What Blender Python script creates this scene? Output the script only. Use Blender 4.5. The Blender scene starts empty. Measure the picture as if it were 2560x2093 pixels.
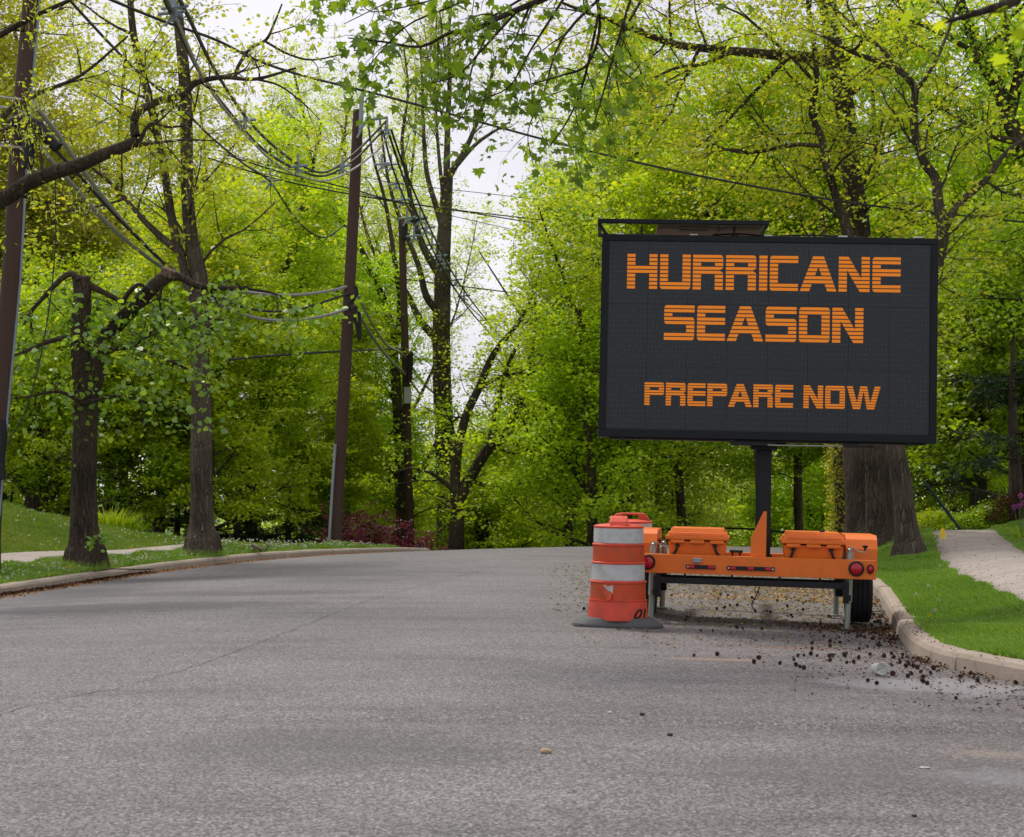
import bpy, math, random
import numpy as np
from mathutils import Vector
R = math.radians
random.seed(3)
C = bpy.context.scene.collection
scene = bpy.context.scene

# ------------------------------------------------------------------ camera, light, exposure
F = 3600.0; CX = 1280.0; CY = 1046.5; HZ = 1220.0; EYE = 1.4
PITCH = math.atan((HZ-CY)/F)
cam_d = bpy.data.cameras.new('camera'); cam = bpy.data.objects.new('camera', cam_d); C.objects.link(cam)
cam_d.sensor_width = 36; cam_d.lens = 36*F/2560; cam_d.clip_end = 3000; cam_d.clip_start = 0.05
cam.location = (0, 0, EYE); cam.rotation_euler = (R(90)+PITCH, 0, 0)
cam_d.dof.use_dof = True; cam_d.dof.focus_distance = 16.5; cam_d.dof.aperture_fstop = 6.3
scene.camera = cam
SUN_EL, SUN_AZ = 62, -35          # azimuth from +Y towards +X
w = bpy.data.worlds.new("World"); scene.world = w; w.use_nodes = True
nt = w.node_tree; nt.nodes.clear()
sky = nt.nodes.new('ShaderNodeTexSky'); sky.sky_type = 'NISHITA'; sky.sun_disc = False
sky.sun_elevation = R(SUN_EL); sky.sun_rotation = R(SUN_AZ); sky.dust_density = 4; sky.air_density = 1
mx = nt.nodes.new('ShaderNodeMixRGB'); mx.inputs[0].default_value = 0.9; mx.inputs[2].default_value = (7.7, 7.6, 8.0, 1)
cn = nt.nodes.new('ShaderNodeTexNoise'); cn.inputs['Scale'].default_value = 3.0; cn.inputs['Detail'].default_value = 5
ctc = nt.nodes.new('ShaderNodeTexCoord'); cmp_ = nt.nodes.new('ShaderNodeMapping'); cmp_.inputs['Scale'].default_value = (1, 1, 3); nt.links.new(ctc.outputs['Generated'], cmp_.inputs[0]); nt.links.new(cmp_.outputs[0], cn.inputs['Vector'])
crp = nt.nodes.new('ShaderNodeValToRGB'); crp.color_ramp.elements[0].position = 0.3; crp.color_ramp.elements[0].color = (0.86, 0.86, 0.90, 1); crp.color_ramp.elements[1].position = 0.68; crp.color_ramp.elements[1].color = (1.06, 1.05, 1.04, 1)
nt.links.new(cn.outputs['Fac'], crp.inputs[0]); cml = nt.nodes.new('ShaderNodeMixRGB'); cml.blend_type = 'MULTIPLY'; cml.inputs[0].default_value = 1.0
bg = nt.nodes.new('ShaderNodeBackground'); bg.inputs[1].default_value = 0.10
wo = nt.nodes.new('ShaderNodeOutputWorld')
nt.links.new(sky.outputs[0], mx.inputs[1]); nt.links.new(mx.outputs[0], cml.inputs[1]); nt.links.new(crp.outputs[0], cml.inputs[2]); nt.links.new(cml.outputs[0], bg.inputs[0]); nt.links.new(bg.outputs[0], wo.inputs[0])
sd = bpy.data.lights.new('sun', 'SUN'); sd.energy = 2.3; sd.angle = R(12); sd.color = (1, 0.95, 0.86)
sun = bpy.data.objects.new('sun', sd); C.objects.link(sun); sun.location = (-10, 20, 40)
_d = Vector((math.sin(R(SUN_AZ))*math.cos(R(SUN_EL)), math.cos(R(SUN_AZ))*math.cos(R(SUN_EL)), math.sin(R(SUN_EL))))
sun.rotation_euler = _d.to_track_quat('Z', 'Y').to_euler()
vs = scene.view_settings; vs.view_transform = 'Standard'; vs.look = 'None'; vs.exposure = 0.34; vs.gamma = 1
scene.render.engine = 'CYCLES'
scene.cycles.max_bounces = 9; scene.cycles.diffuse_bounces = 6; scene.cycles.transmission_bounces = 5; scene.cycles.transparent_max_bounces = 6

# ------------------------------------------------------------------ helpers
def P(px, py, Y):
    a = (px-CX)/F; b = (CY-py)/F
    dy = math.cos(PITCH)-b*math.sin(PITCH); dz = math.sin(PITCH)+b*math.cos(PITCH)
    t = Y/dy
    return np.array([a*t, Y, EYE+dz*t])
def tag(o, label=None, cat=None, group=None, kind=None):
    if label: o['label'] = label
    if cat: o['category'] = cat
    if group: o['group'] = group
    if kind: o['kind'] = kind
    return o
def empty(name, loc=(0, 0, 0), rot=(0, 0, 0), label=None, cat=None, group=None):
    o = bpy.data.objects.new(name, None); o.empty_display_size = 0.2; C.objects.link(o)
    o.location = loc; o.rotation_euler = rot
    return tag(o, label, cat, group)
def np_mesh(name, V, faces_flat, nper, mat=None, parent=None, attr=None, smooth=False, loc=None):
    """V (n,3); faces_flat (m*k) indices with k = nper (int) or array of counts"""
    me = bpy.data.meshes.new(name)
    V = np.asarray(V, dtype=np.float32); faces_flat = np.asarray(faces_flat, dtype=np.int32)
    if isinstance(nper, int):
        m = len(faces_flat)//nper; starts = np.arange(m, dtype=np.int32)*nper
    else:
        nper = np.asarray(nper); m = len(nper); starts = np.concatenate([[0], np.cumsum(nper)[:-1]]).astype(np.int32)
    me.vertices.add(len(V)); me.vertices.foreach_set('co', V.ravel())
    me.loops.add(len(faces_flat)); me.loops.foreach_set('vertex_index', faces_flat)
    me.polygons.add(m); me.polygons.foreach_set('loop_start', starts)
    me.update(calc_edges=True)
    if smooth: me.polygons.foreach_set('use_smooth', np.ones(m, dtype=bool))
    if attr is not None:
        at = me.attributes.new('v', 'FLOAT', 'FACE'); at.data.foreach_set('value', np.asarray(attr, dtype=np.float32))
    if mat: me.materials.append(mat)
    o = bpy.data.objects.new(name, me); C.objects.link(o)
    if parent: o.parent = parent
    if loc is not None: o.location = loc
    return o
class MB:
    def __init__(s): s.v = []; s.f = []
    def add(s, V, Fc):
        n = len(s.v); s.v += [tuple(map(float, p)) for p in V]; s.f += [tuple(i+n for i in f) for f in Fc]; return s
    def box(s, x0, x1, y0, y1, z0, z1):
        V = [(x, y, z) for z in (z0, z1) for y in (y0, y1) for x in (x0, x1)]
        return s.add(V, [(0, 2, 3, 1), (4, 5, 7, 6), (0, 1, 5, 4), (2, 6, 7, 3), (0, 4, 6, 2), (1, 3, 7, 5)])
    def frustum(s, a, b):      # a,b = (x0,x1,y0,y1,z)
        V = [(x, y, a[4]) for y in a[2:4] for x in a[:2]]+[(x, y, b[4]) for y in b[2:4] for x in b[:2]]
        return s.add(V, [(0, 2, 3, 1), (4, 5, 7, 6), (0, 1, 5, 4), (2, 6, 7, 3), (0, 4, 6, 2), (1, 3, 7, 5)])
    def prism(s, poly, axis, a, b):
        n = len(poly)
        def m(p, t): return (t, p[0], p[1]) if axis == 'x' else ((p[0], t, p[1]) if axis == 'y' else (p[0], p[1], t))
        V = [m(p, a) for p in poly]+[m(p, b) for p in poly]
        return s.add(V, [tuple(range(n))[::-1], tuple(range(n, 2*n))]+[(i, (i+1) % n, n+(i+1) % n, n+i) for i in range(n)])
    def tube(s, pts, r, n=10, cap=True):
        V, Fc = tube_np(np.array(pts, float), np.broadcast_to(np.asarray(r, float), (len(pts),)), n)
        k = len(pts); base = len(s.v)
        s.add(V, [tuple(f) for f in Fc])
        if cap:
            s.f.append(tuple(base+i for i in range(n))[::-1]); s.f.append(tuple(base+(k-1)*n+i for i in range(n)))
        return s
    def lathe(s, prof, n=32, c=(0, 0, 0), axis='z', cap=True):   # prof (r,h)
        V = []
        for r, h in prof:
            for i in range(n):
                a = 2*math.pi*i/n; u, v = r*math.cos(a), r*math.sin(a)
                p = (u, v, h) if axis == 'z' else ((h, u, v) if axis == 'x' else (u, h, v))
                V.append((p[0]+c[0], p[1]+c[1], p[2]+c[2]))
        k = len(prof)
        Fc = [(j*n+i, j*n+(i+1) % n, (j+1)*n+(i+1) % n, (j+1)*n+i) for j in range(k-1) for i in range(n)]
        if cap: Fc += [tuple(range(n))[::-1], tuple(range((k-1)*n, k*n))]
        return s.add(V, Fc)
    def build(s, name, mat=None, parent=None, smooth=False, bevel=0, seg=2):
        me = bpy.data.meshes.new(name); me.from_pydata(s.v, [], s.f)
        import bmesh
        bm = bmesh.new(); bm.from_mesh(me); bmesh.ops.recalc_face_normals(bm, faces=bm.faces); bm.to_mesh(me); bm.free()
        if mat: me.materials.append(mat)
        o = bpy.data.objects.new(name, me); C.objects.link(o)
        if parent: o.parent = parent
        if smooth:
            me.polygons.foreach_set('use_smooth', np.ones(len(me.polygons), dtype=bool))
            me.set_sharp_from_angle(angle=R(40))
        if bevel:
            b = o.modifiers.new('bevel', 'BEVEL'); b.width = bevel; b.segments = seg; b.limit_method = 'ANGLE'; b.angle_limit = R(35)
            b.harden_normals = False
        return o
def tube_np(pts, rad, n):
    k = len(pts)
    t = np.gradient(pts, axis=0); t /= (np.linalg.norm(t, axis=1, keepdims=True)+1e-9)
    ref = np.array([0.0, 0, 1]) if abs(t[:, 2]).mean() < 0.75 else np.array([1.0, 0, 0])
    u = np.cross(t, ref); u /= (np.linalg.norm(u, axis=1, keepdims=True)+1e-9); v = np.cross(t, u)
    a = np.arange(n)*2*np.pi/n
    V = pts[:, None, :]+rad[:, None, None]*(np.cos(a)[None, :, None]*u[:, None, :]+np.sin(a)[None, :, None]*v[:, None, :])
    i = np.arange(n); j = np.arange(k-1)[:, None]
    Fc = np.stack([j*n+i, j*n+(i+1) % n, (j+1)*n+(i+1) % n, (j+1)*n+i], -1).reshape(-1, 4)
    return V.reshape(-1, 3), Fc
def spline(pts, m=6):
    pts = np.array(pts, float)
    if len(pts) < 3: 
        return np.array([pts[0]+(pts[-1]-pts[0])*t for t in np.linspace(0, 1, m+1)])
    q = np.vstack([2*pts[0]-pts[1], pts, 2*pts[-1]-pts[-2]]); out = []
    for i in range(1, len(q)-2):
        for t in np.arange(m)/m:
            out.append(0.5*((2*q[i])+(-q[i-1]+q[i+1])*t+(2*q[i-1]-5*q[i]+4*q[i+1]-q[i+2])*t*t+(-q[i-1]+3*q[i]-3*q[i+1]+q[i+2])*t**3))
    out.append(pts[-1]); return np.array(out)

# ------------------------------------------------------------------ materials
class NT:
    def __init__(s, name):
        s.m = bpy.data.materials.new(name); s.m.use_nodes = True; s.t = s.m.node_tree; s.t.nodes.clear()
        s.out = s.n('ShaderNodeOutputMaterial')
    def n(s, k, **kw):
        x = s.t.nodes.new(k)
        for a, b in kw.items(): setattr(x, a, b)
        return x
    def l(s, a, b): s.t.links.new(a, b)
    def coord(s, scale=(1, 1, 1), kind='Object', rot=(0, 0, 0)):
        tc = s.n('ShaderNodeTexCoord'); mp = s.n('ShaderNodeMapping'); mp.inputs['Scale'].default_value = scale; mp.inputs['Rotation'].default_value = rot
        s.l(tc.outputs[kind], mp.inputs[0]); return mp.outputs[0]
    def noise(s, co, scale, detail=4, rough=0.55):
        x = s.n('ShaderNodeTexNoise'); x.inputs['Scale'].default_value = scale; x.inputs['Detail'].default_value = detail; x.inputs['Roughness'].default_value = rough
        s.l(co, x.inputs['Vector']); return x.outputs['Fac']
    def vor(s, co, scale, feat='F1'):
        x = s.n('ShaderNodeTexVoronoi', feature=feat); x.inputs['Scale'].default_value = scale; s.l(co, x.inputs['Vector']); return x
    def ramp(s, fac, stops, interp='LINEAR'):
        x = s.n('ShaderNodeValToRGB'); x.color_ramp.interpolation = interp
        while len(x.color_ramp.elements) < len(stops): x.color_ramp.elements.new(0.5)
        for e, (p, c) in zip(x.color_ramp.elements, stops):
            e.position = p; e.color = (c, c, c, 1) if isinstance(c, (int, float)) else (*c, 1)
        s.l(fac, x.inputs[0]); return x.outputs[0]
    def mix(s, fac, a, b, mode='MIX'):
        x = s.n('ShaderNodeMixRGB', blend_type=mode)
        for i, v in ((0, fac), (1, a), (2, b)):
            if isinstance(v, (int, float)): x.inputs[i].default_value = v if i == 0 else (v, v, v, 1)
            elif isinstance(v, tuple): x.inputs[i].default_value = (*v, 1)
            else: s.l(v, x.inputs[i])
        return x.outputs[0]
    def math(s, op, a, b=0.0, clamp=False):
        x = s.n('ShaderNodeMath', operation=op); x.use_clamp = clamp
        for i, v in ((0, a), (1, b)):
            if isinstance(v, (int, float)): x.inputs[i].default_value = v
            else: s.l(v, x.inputs[i])
        return x.outputs[0]
    def bump(s, h, strength=0.3, dist=0.01):
        x = s.n('ShaderNodeBump'); x.inputs['Strength'].default_value = strength; x.inputs['Distance'].default_value = dist; s.l(h, x.inputs['Height']); return x.outputs[0]
    def pbr(s, col, rough=0.6, metal=0.0, normal=None, **kw):
        p = s.n('ShaderNodeBsdfPrincipled')
        for k, v in (('Base Color', col), ('Roughness', rough), ('Metallic', metal)):
            if isinstance(v, (int, float)): p.inputs[k].default_value = v if k != 'Base Color' else (v, v, v, 1)
            elif isinstance(v, tuple): p.inputs[k].default_value = (*v, 1)
            else: s.l(v, p.inputs[k])
        if normal is not None: s.l(normal, p.inputs['Normal'])
        for k, v in kw.items(): p.inputs[k.replace('_', ' ')].default_value = v
        s.l(p.outputs[0], s.out.inputs[0]); return p
def srgb(r, g, b):
    f = lambda c: (c/255/12.92) if c/255 <= 0.04045 else ((c/255+0.055)/1.055)**2.4
    return (f(r), f(g), f(b))
def painted(name, col, rough=0.45, metal=0.0, dirt=0.25, scale=8, dirtcol=(0.06, 0.05, 0.04), bump=0.03):
    t = NT(name); co = t.coord()
    n1 = t.noise(co, scale, 6, 0.65); n2 = t.noise(co, scale*9, 4, 0.7)
    f = t.math('MULTIPLY', t.ramp(n1, [(0.45, 0.0), (0.75, 1.0)]), dirt)
    c = t.mix(f, col, dirtcol); c = t.mix(0.12, c, n2, 'OVERLAY')
    r = t.math('ADD', t.math('MULTIPLY', n1, 0.3), rough-0.13)
    t.pbr(c, r, metal, t.bump(n2, bump, 0.004), **({'Specular_IOR_Level': 0.22} if col[0] < 0.05 else {})); return t.m
M = {}
M['orange'] = painted('orange_paint', (0.74, 0.150, 0.004), 0.42, 0, 0.22, 5, (0.24, 0.06, 0.015))
M['black'] = painted('black_metal', (0.012, 0.013, 0.016), 0.5, 0, 0.2, 6, (0.05, 0.045, 0.04))
M['cabinet'] = painted('cabinet_black', (0.005, 0.008, 0.011), 0.45, 0, 0.1, 4, (0.03, 0.03, 0.03))
M['zinc'] = painted('zinc_steel', (0.30, 0.34, 0.30), 0.42, 0.65, 0.25, 12, (0.12, 0.10, 0.07))
M['rubber'] = painted('tyre_rubber', (0.014, 0.015, 0.017), 0.75, 0, 0.35, 9, (0.05, 0.045, 0.04))
M['red_lens'] = painted('red_lens', (0.42, 0.006, 0.02), 0.18, 0, 0.0)
M['blackplastic'] = painted('black_plastic', (0.015, 0.015, 0.018), 0.5, 0, 0.1)
M['solar_back'] = painted('solar_panel_back', (0.22, 0.15, 0.12), 0.6, 0, 0.3, 4, (0.08, 0.06, 0.05))
M['whiteclip'] = painted('pale_clip', (0.6, 0.6, 0.6), 0.5)
M['drum_red'] = painted('drum_plastic', srgb(214, 72, 48), 0.5, 0, 0.55, 6, (0.20, 0.06, 0.04))
M['drum_orange'] = painted('orange_sheeting', srgb(192, 66, 14), 0.5, 0, 0.6, 7, (0.16, 0.06, 0.025))
M['drum_white'] = painted('white_sheeting', (0.46, 0.48, 0.48), 0.45, 0, 0.6, 9, (0.22, 0.19, 0.16))
M['drum_base'] = painted('drum_rubber_base', (0.075, 0.078, 0.082), 0.8, 0, 0.4, 9, (0.12, 0.11, 0.1))
M['marker'] = painted('black_marker', (0.01, 0.008, 0.012), 0.7)
M['wire'] = painted('cable_black', (0.03, 0.03, 0.032), 0.5)
M['wirelash'] = painted('cable_lashed', (0.30, 0.29, 0.28), 0.5)
M['wiregrey'] = painted('cable_pale', (0.42, 0.38, 0.36), 0.55)
M['spacer'] = painted('spacer_grey', (0.22, 0.27, 0.31), 0.5)
M['greyfg'] = painted('grey_fibreglass', (0.26, 0.29, 0.32), 0.5)
M['boxgrey'] = painted('grey_steel_box', (0.38, 0.40, 0.40), 0.5)
M['concrete'] = None
def face_mat():
    t = NT('led_panel'); co = t.coord((1, 1, 1))
    n = t.noise(co, 2.0, 3)
    sep = t.n('ShaderNodeSeparateXYZ'); t.l(co, sep.inputs[0])
    # rows of small diode clusters
    fx = t.math('PINGPONG', sep.outputs[0], 0.021); fz = t.math('PINGPONG', sep.outputs[2], 0.027)
    dots = t.math('MULTIPLY', t.math('LESS_THAN', fx, 0.0055), t.math('LESS_THAN', fz, 0.0065))
    blotch = t.ramp(t.noise(t.coord((14, 14, 30)), 1.2, 2), [(0.42, 0.0), (0.56, 1.0)])
    dots = t.math('MULTIPLY', dots, blotch)
    base = t.mix(n, (0.012, 0.018, 0.023), (0.017, 0.023, 0.029))
    c = t.mix(t.math('MULTIPLY', dots, 0.6), base, (0.10, 0.10, 0.09))
    t.pbr(c, 0.34, 0, t.bump(t.noise(co, 60, 2), 0.03, 0.002), Specular_IOR_Level=0.35); return t.m
M['face'] = face_mat()
def emit_mat():
    t = NT('lit_amber_diodes'); co = t.coord()
    n = t.noise(co, 30, 2)
    e = t.n('ShaderNodeEmission'); t.l(t.mix(n, (0.60, 0.17, 0.020), (0.66, 0.20, 0.025)), e.inputs[0]); e.inputs[1].default_value = 0.80
    t.l(e.outputs[0], t.out.inputs[0]); return t.m
M['amber'] = emit_mat()
def bark(name, c1, c2, sc=1.0, moss=None):
    t = NT(name); co = t.coord((3.4*sc, 3.4*sc, 0.55*sc)); co2 = t.coord((1, 1, 1))
    v = t.noise(co, 3.2, 7, 0.72); w_ = t.vor(t.coord((5*sc, 5*sc, 1.0*sc)), 2.2, 'DISTANCE_TO_EDGE').outputs['Distance']; big = t.noise(co2, 0.9, 3); fine = t.noise(co2, 30, 4)
    cr = t.ramp(w_, [(0.0, 0), (0.14, 1)]); rid = t.math('MULTIPLY', t.ramp(v, [(0.36, 0.0), (0.60, 1.0)]), cr)
    c = t.mix(rid, c1, c2); c = t.mix(t.math('MULTIPLY', t.ramp(big, [(0.4, 0), (0.65, 1)]), 0.5), c, tuple(x*1.7 for x in c2))
    c = t.mix(t.ramp(t.noise(co2, 2.2, 5, 0.7), [(0.52, 0.0), (0.68, 0.45)]), c, moss or (0.055, 0.058, 0.032))
    c = t.mix(0.5, c, t.ramp(fine, [(0.3, 0.2), (0.7, 0.8)]), 'OVERLAY')
    t.pbr(c, 0.95, 0, t.bump(rid, 1.0, 0.06), Specular_IOR_Level=0.2); return t.m
M['bark'] = bark('dark_bark', (0.026, 0.019, 0.014), (0.125, 0.094, 0.067))
M['bark_grey'] = bark('grey_bark', (0.042, 0.033, 0.024), (0.165, 0.132, 0.100))
M['bark_big'] = bark('furrowed_bark', (0.028, 0.021, 0.015), (0.14, 0.11, 0.08), 1.5, (0.055, 0.055, 0.028))
M['cutwood'] = bark('cut_wood', (0.12, 0.08, 0.06), (0.22, 0.15, 0.12))
def polewood():
    t = NT('creosoted_pole_wood'); co = t.coord((14, 14, 0.7)); v = t.noise(co, 4, 5, 0.65); b = t.noise(t.coord(), 0.6, 3)
    c = t.mix(v, (0.024, 0.010, 0.007), (0.095, 0.045, 0.031)); c = t.mix(t.math('MULTIPLY', b, 0.4), c, (0.075, 0.05, 0.04))
    k = t.ramp(t.noise(t.coord((20, 20, 6)), 2, 2), [(0.66, 0.0), (0.72, 0.8)]); c = t.mix(k, c, (0.02, 0.012, 0.01))
    t.pbr(c, 0.85, 0, t.bump(v, 0.5, 0.01)); return t.m
M['pole'] = polewood()
def leafmat(name, stops, trans=0.52, gloss=0.03, tcol=(1.5, 1.35, 0.6)):
    t = NT(name); a = t.n('ShaderNodeAttribute', attribute_name='v'); oi = t.n('ShaderNodeObjectInfo')
    c = t.ramp(a.outputs['Fac'], stops)
    hs = t.n('ShaderNodeHueSaturation'); t.l(c, hs.inputs['Color'])
    t.l(t.math('ADD', t.math('MULTIPLY', oi.outputs['Random'], 0.024), 0.488), hs.inputs['Hue'])
    t.l(t.math('ADD', t.math('MULTIPLY', oi.outputs['Random'], 0.3), 0.85), hs.inputs['Value'])
    c = hs.outputs[0]
    d = t.n('ShaderNodeBsdfDiffuse'); t.l(c, d.inputs[0])
    tr = t.n('ShaderNodeBsdfTranslucent'); t.l(t.mix(1.0, c, tcol, 'MULTIPLY'), tr.inputs[0])
    m1 = t.n('ShaderNodeMixShader'); m1.inputs[0].default_value = trans; t.l(d.outputs[0], m1.inputs[1]); t.l(tr.outputs[0], m1.inputs[2])
    g = t.n('ShaderNodeBsdfGlossy'); g.inputs['Roughness'].default_value = 0.4; g.inputs[0].default_value = (1, 1, 1, 1)
    m2 = t.n('ShaderNodeMixShader'); m2.inputs[0].default_value = gloss; t.l(m1.outputs[0], m2.inputs[1]); t.l(g.outputs[0], m2.inputs[2])
    t.l(m2.outputs[0], t.out.inputs[0]); return t.m
L = {}
L['lime'] = leafmat('lime_leaves', [(0, (0.23, 0.40, 0.014)), (0.5, (0.41, 0.60, 0.022)), (1, (0.64, 0.75, 0.04))])
L['yellowgreen'] = leafmat('yellow_green_leaves', [(0, (0.22, 0.34, 0.02)), (0.5, (0.40, 0.52, 0.035)), (1, (0.66, 0.66, 0.07))])
L['olive'] = leafmat('olive_oak_leaves', [(0, (0.20, 0.25, 0.03)), (0.5, (0.36, 0.40, 0.045)), (1, (0.54, 0.50, 0.08))])
L['amber'] = leafmat('young_amber_leaves', [(0, (0.22, 0.28, 0.03)), (0.5, (0.38, 0.42, 0.05)), (1, (0.58, 0.54, 0.08))])
L['mid'] = leafmat('mid_green_leaves', [(0, (0.12, 0.23, 0.012)), (0.5, (0.25, 0.41, 0.018)), (1, (0.42, 0.56, 0.03))])
L['linden'] = leafmat('broad_green_leaves', [(0, (0.08, 0.17, 0.018)), (0.5, (0.18, 0.31, 0.025)), (1, (0.36, 0.50, 0.05))], 0.45, 0.055)
L['star'] = leafmat('maple_star_leaves', [(0, (0.07, 0.15, 0.012)), (0.5, (0.14, 0.26, 0.02)), (1, (0.28, 0.42, 0.03))], 0.5, 0.03)
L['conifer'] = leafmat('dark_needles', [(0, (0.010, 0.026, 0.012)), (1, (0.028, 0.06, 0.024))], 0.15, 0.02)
L['purple'] = leafmat('purple_leaves', [(0, (0.10, 0.012, 0.03)), (0.6, (0.24, 0.035, 0.075)), (1, (0.42, 0.09, 0.13))], 0.35, 0.05, (1.3, 0.6, 0.7))
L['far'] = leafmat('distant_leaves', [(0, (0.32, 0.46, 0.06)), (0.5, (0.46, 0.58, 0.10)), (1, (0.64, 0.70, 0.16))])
L['grass'] = leafmat('grass_blades', [(0, (0.09, 0.19, 0.018)), (0.5, (0.17, 0.32, 0.03)), (0.85, (0.27, 0.41, 0.06))], 0.35, 0.04)
L['grassL'] = leafmat('clover_grass_blades', [(0, (0.08, 0.17, 0.015)), (0.5, (0.17, 0.31, 0.03)), (0.9, (0.24, 0.34, 0.06)), (1, (0.34, 0.36, 0.14))], 0.35, 0.04)
L['litter'] = leafmat('fallen_catkins', [(0, (0.10, 0.085, 0.03)), (0.5, (0.21, 0.18, 0.055)), (1, (0.32, 0.27, 0.09))], 0.1, 0.0)
L['mulch'] = leafmat('brown_litter', [(0, (0.02, 0.012, 0.008)), (0.6, (0.075, 0.042, 0.026)), (1, (0.18, 0.09, 0.05))], 0.05, 0.0)
L['rust'] = leafmat('orange_brown_litter', [(0, (0.14, 0.07, 0.03)), (0.6, (0.34, 0.19, 0.09)), (1, (0.46, 0.28, 0.14))], 0.1, 0.0)
L['purplebrown'] = leafmat('brown_purple_leaves', [(0, (0.03, 0.015, 0.012)), (1, (0.11, 0.06, 0.04))], 0.3, 0.0)
L['white'] = leafmat('white_petals', [(0, (0.5, 0.52, 0.42)), (1, (0.75, 0.76, 0.66))], 0.2, 0.0, (1, 1, 1))
L['yellow'] = leafmat('yellow_petals', [(0, (0.7, 0.5, 0.02)), (1, (0.85, 0.65, 0.03))], 0.2, 0.0, (1, 1, 1))

# ------------------------------------------------------------------ terrain
LK = np.array([(-60, -7.4), (0, -7.7), (10, -7.9), (16, -7.8), (21, -7.5), (25, -7.15), (28, -6.75), (30, -6.3), (32, -5.6), (34, -4.7), (36, -3.7), (38, -2.7), (40, -1.6), (45, 1.6), (52, 7), (62, 15), (80, 30), (120, 62), (900, 700)], float)
RK = np.array([(-60, 40), (8.6, 40), (9.0, 20), (9.2, 9), (9.6, 6.0), (10.2, 4.75), (10.7, 4.3), (11.2, 4.0), (11.7, 3.76), (12.2, 3.62), (12.6, 3.59), (13.2, 3.64), (14.4, 3.86), (16, 4.2), (17.2, 4.47), (20.5, 5.2), (24, 5.75), (28, 6.3), (32, 6.9), (36, 7.8), (40, 9.2), (45, 12.2), (52, 17.5), (62, 26.5), (80, 42), (120, 74), (900, 712)], float)
def Lx(y): return np.interp(y, LK[:, 0], LK[:, 1])
def Rx(y): return np.interp(y, RK[:, 0], RK[:, 1])
def crest(y):
    u = np.maximum(0, np.asarray(y, float)-31.0); k = 0.0025
    z = np.where(u < 16, -k*u*u, -k*256-0.08*(np.minimum(u, 56)-16)); v = np.clip(np.asarray(y, float)-37.5, 0, 22); return z-np.where(v < 5, 0.012*v*v, 0.3+0.12*(v-5))
def road_z(x, y):
    x = np.asarray(x, float); y = np.asarray(y, float)
    xc = np.interp(y, [0, 12, 20, 28, 34, 40, 60], [-1.4, -1.4, -1.2, 0.2, 1.8, 5.2, 21])
    xc = np.where(y > 60, Lx(y)+6, xc)
    return crest(y)-0.0042*np.minimum(np.abs(x-xc), 7)**2
def sst(a, b, x):
    t = np.clip((np.asarray(x, float)-a)/(b-a), 0, 1); return t*t*(3-2*t)
def gz(x, y):
    x = np.asarray(x, float); y = np.asarray(y, float)
    l = Lx(y); r = Rx(y)
    zl = road_z(l, y)+(0.13+0.10*sst(0, 2.5, l-x))*(1-1.6*sst(37.5, 40.5, y)*sst(70, 60, y))+0.62*sst(2.5, 9, l-x)*sst(44, 30, y)+0.75*sst(-8.5, -14.5, x)*sst(58, 38, y)
    zr = road_z(np.minimum(r, 60), y)+0.13+0.30*sst(0, 2.6, x-r)+0.16*sst(0.1, 2.2, x-r)*sst(22, 29, y)*sst(60, 40, y)+0.85*sst(3.5, 6.5, x-r)*sst(70, 24, y)+0.5*sst(7, 16, x-r)
    zl = zl+0.02*np.sin(x*1.3+y*0.7)*sst(0, 1, l-x); zr = zr+0.02*np.sin(x*1.1-y*0.9)*sst(0, 1, x-r)
    return np.where(x <= l, zl, np.where(x >= r, zr, road_z(x, y)))
def GH(px, py):
    lo = 4.0
    for Y in np.arange(4.0, 120, 0.05):
        p = P(px, py, Y)
        if p[2] <= float(gz(p[0], p[1])): return np.array([p[0], p[1], float(gz(p[0], p[1]))])
    return P(px, py, 60)
def GY(px, Y):
    x = (px-CX)/F*Y/math.cos(PITCH)*1.0
    return np.array([x, Y, float(gz(x, Y))])

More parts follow.
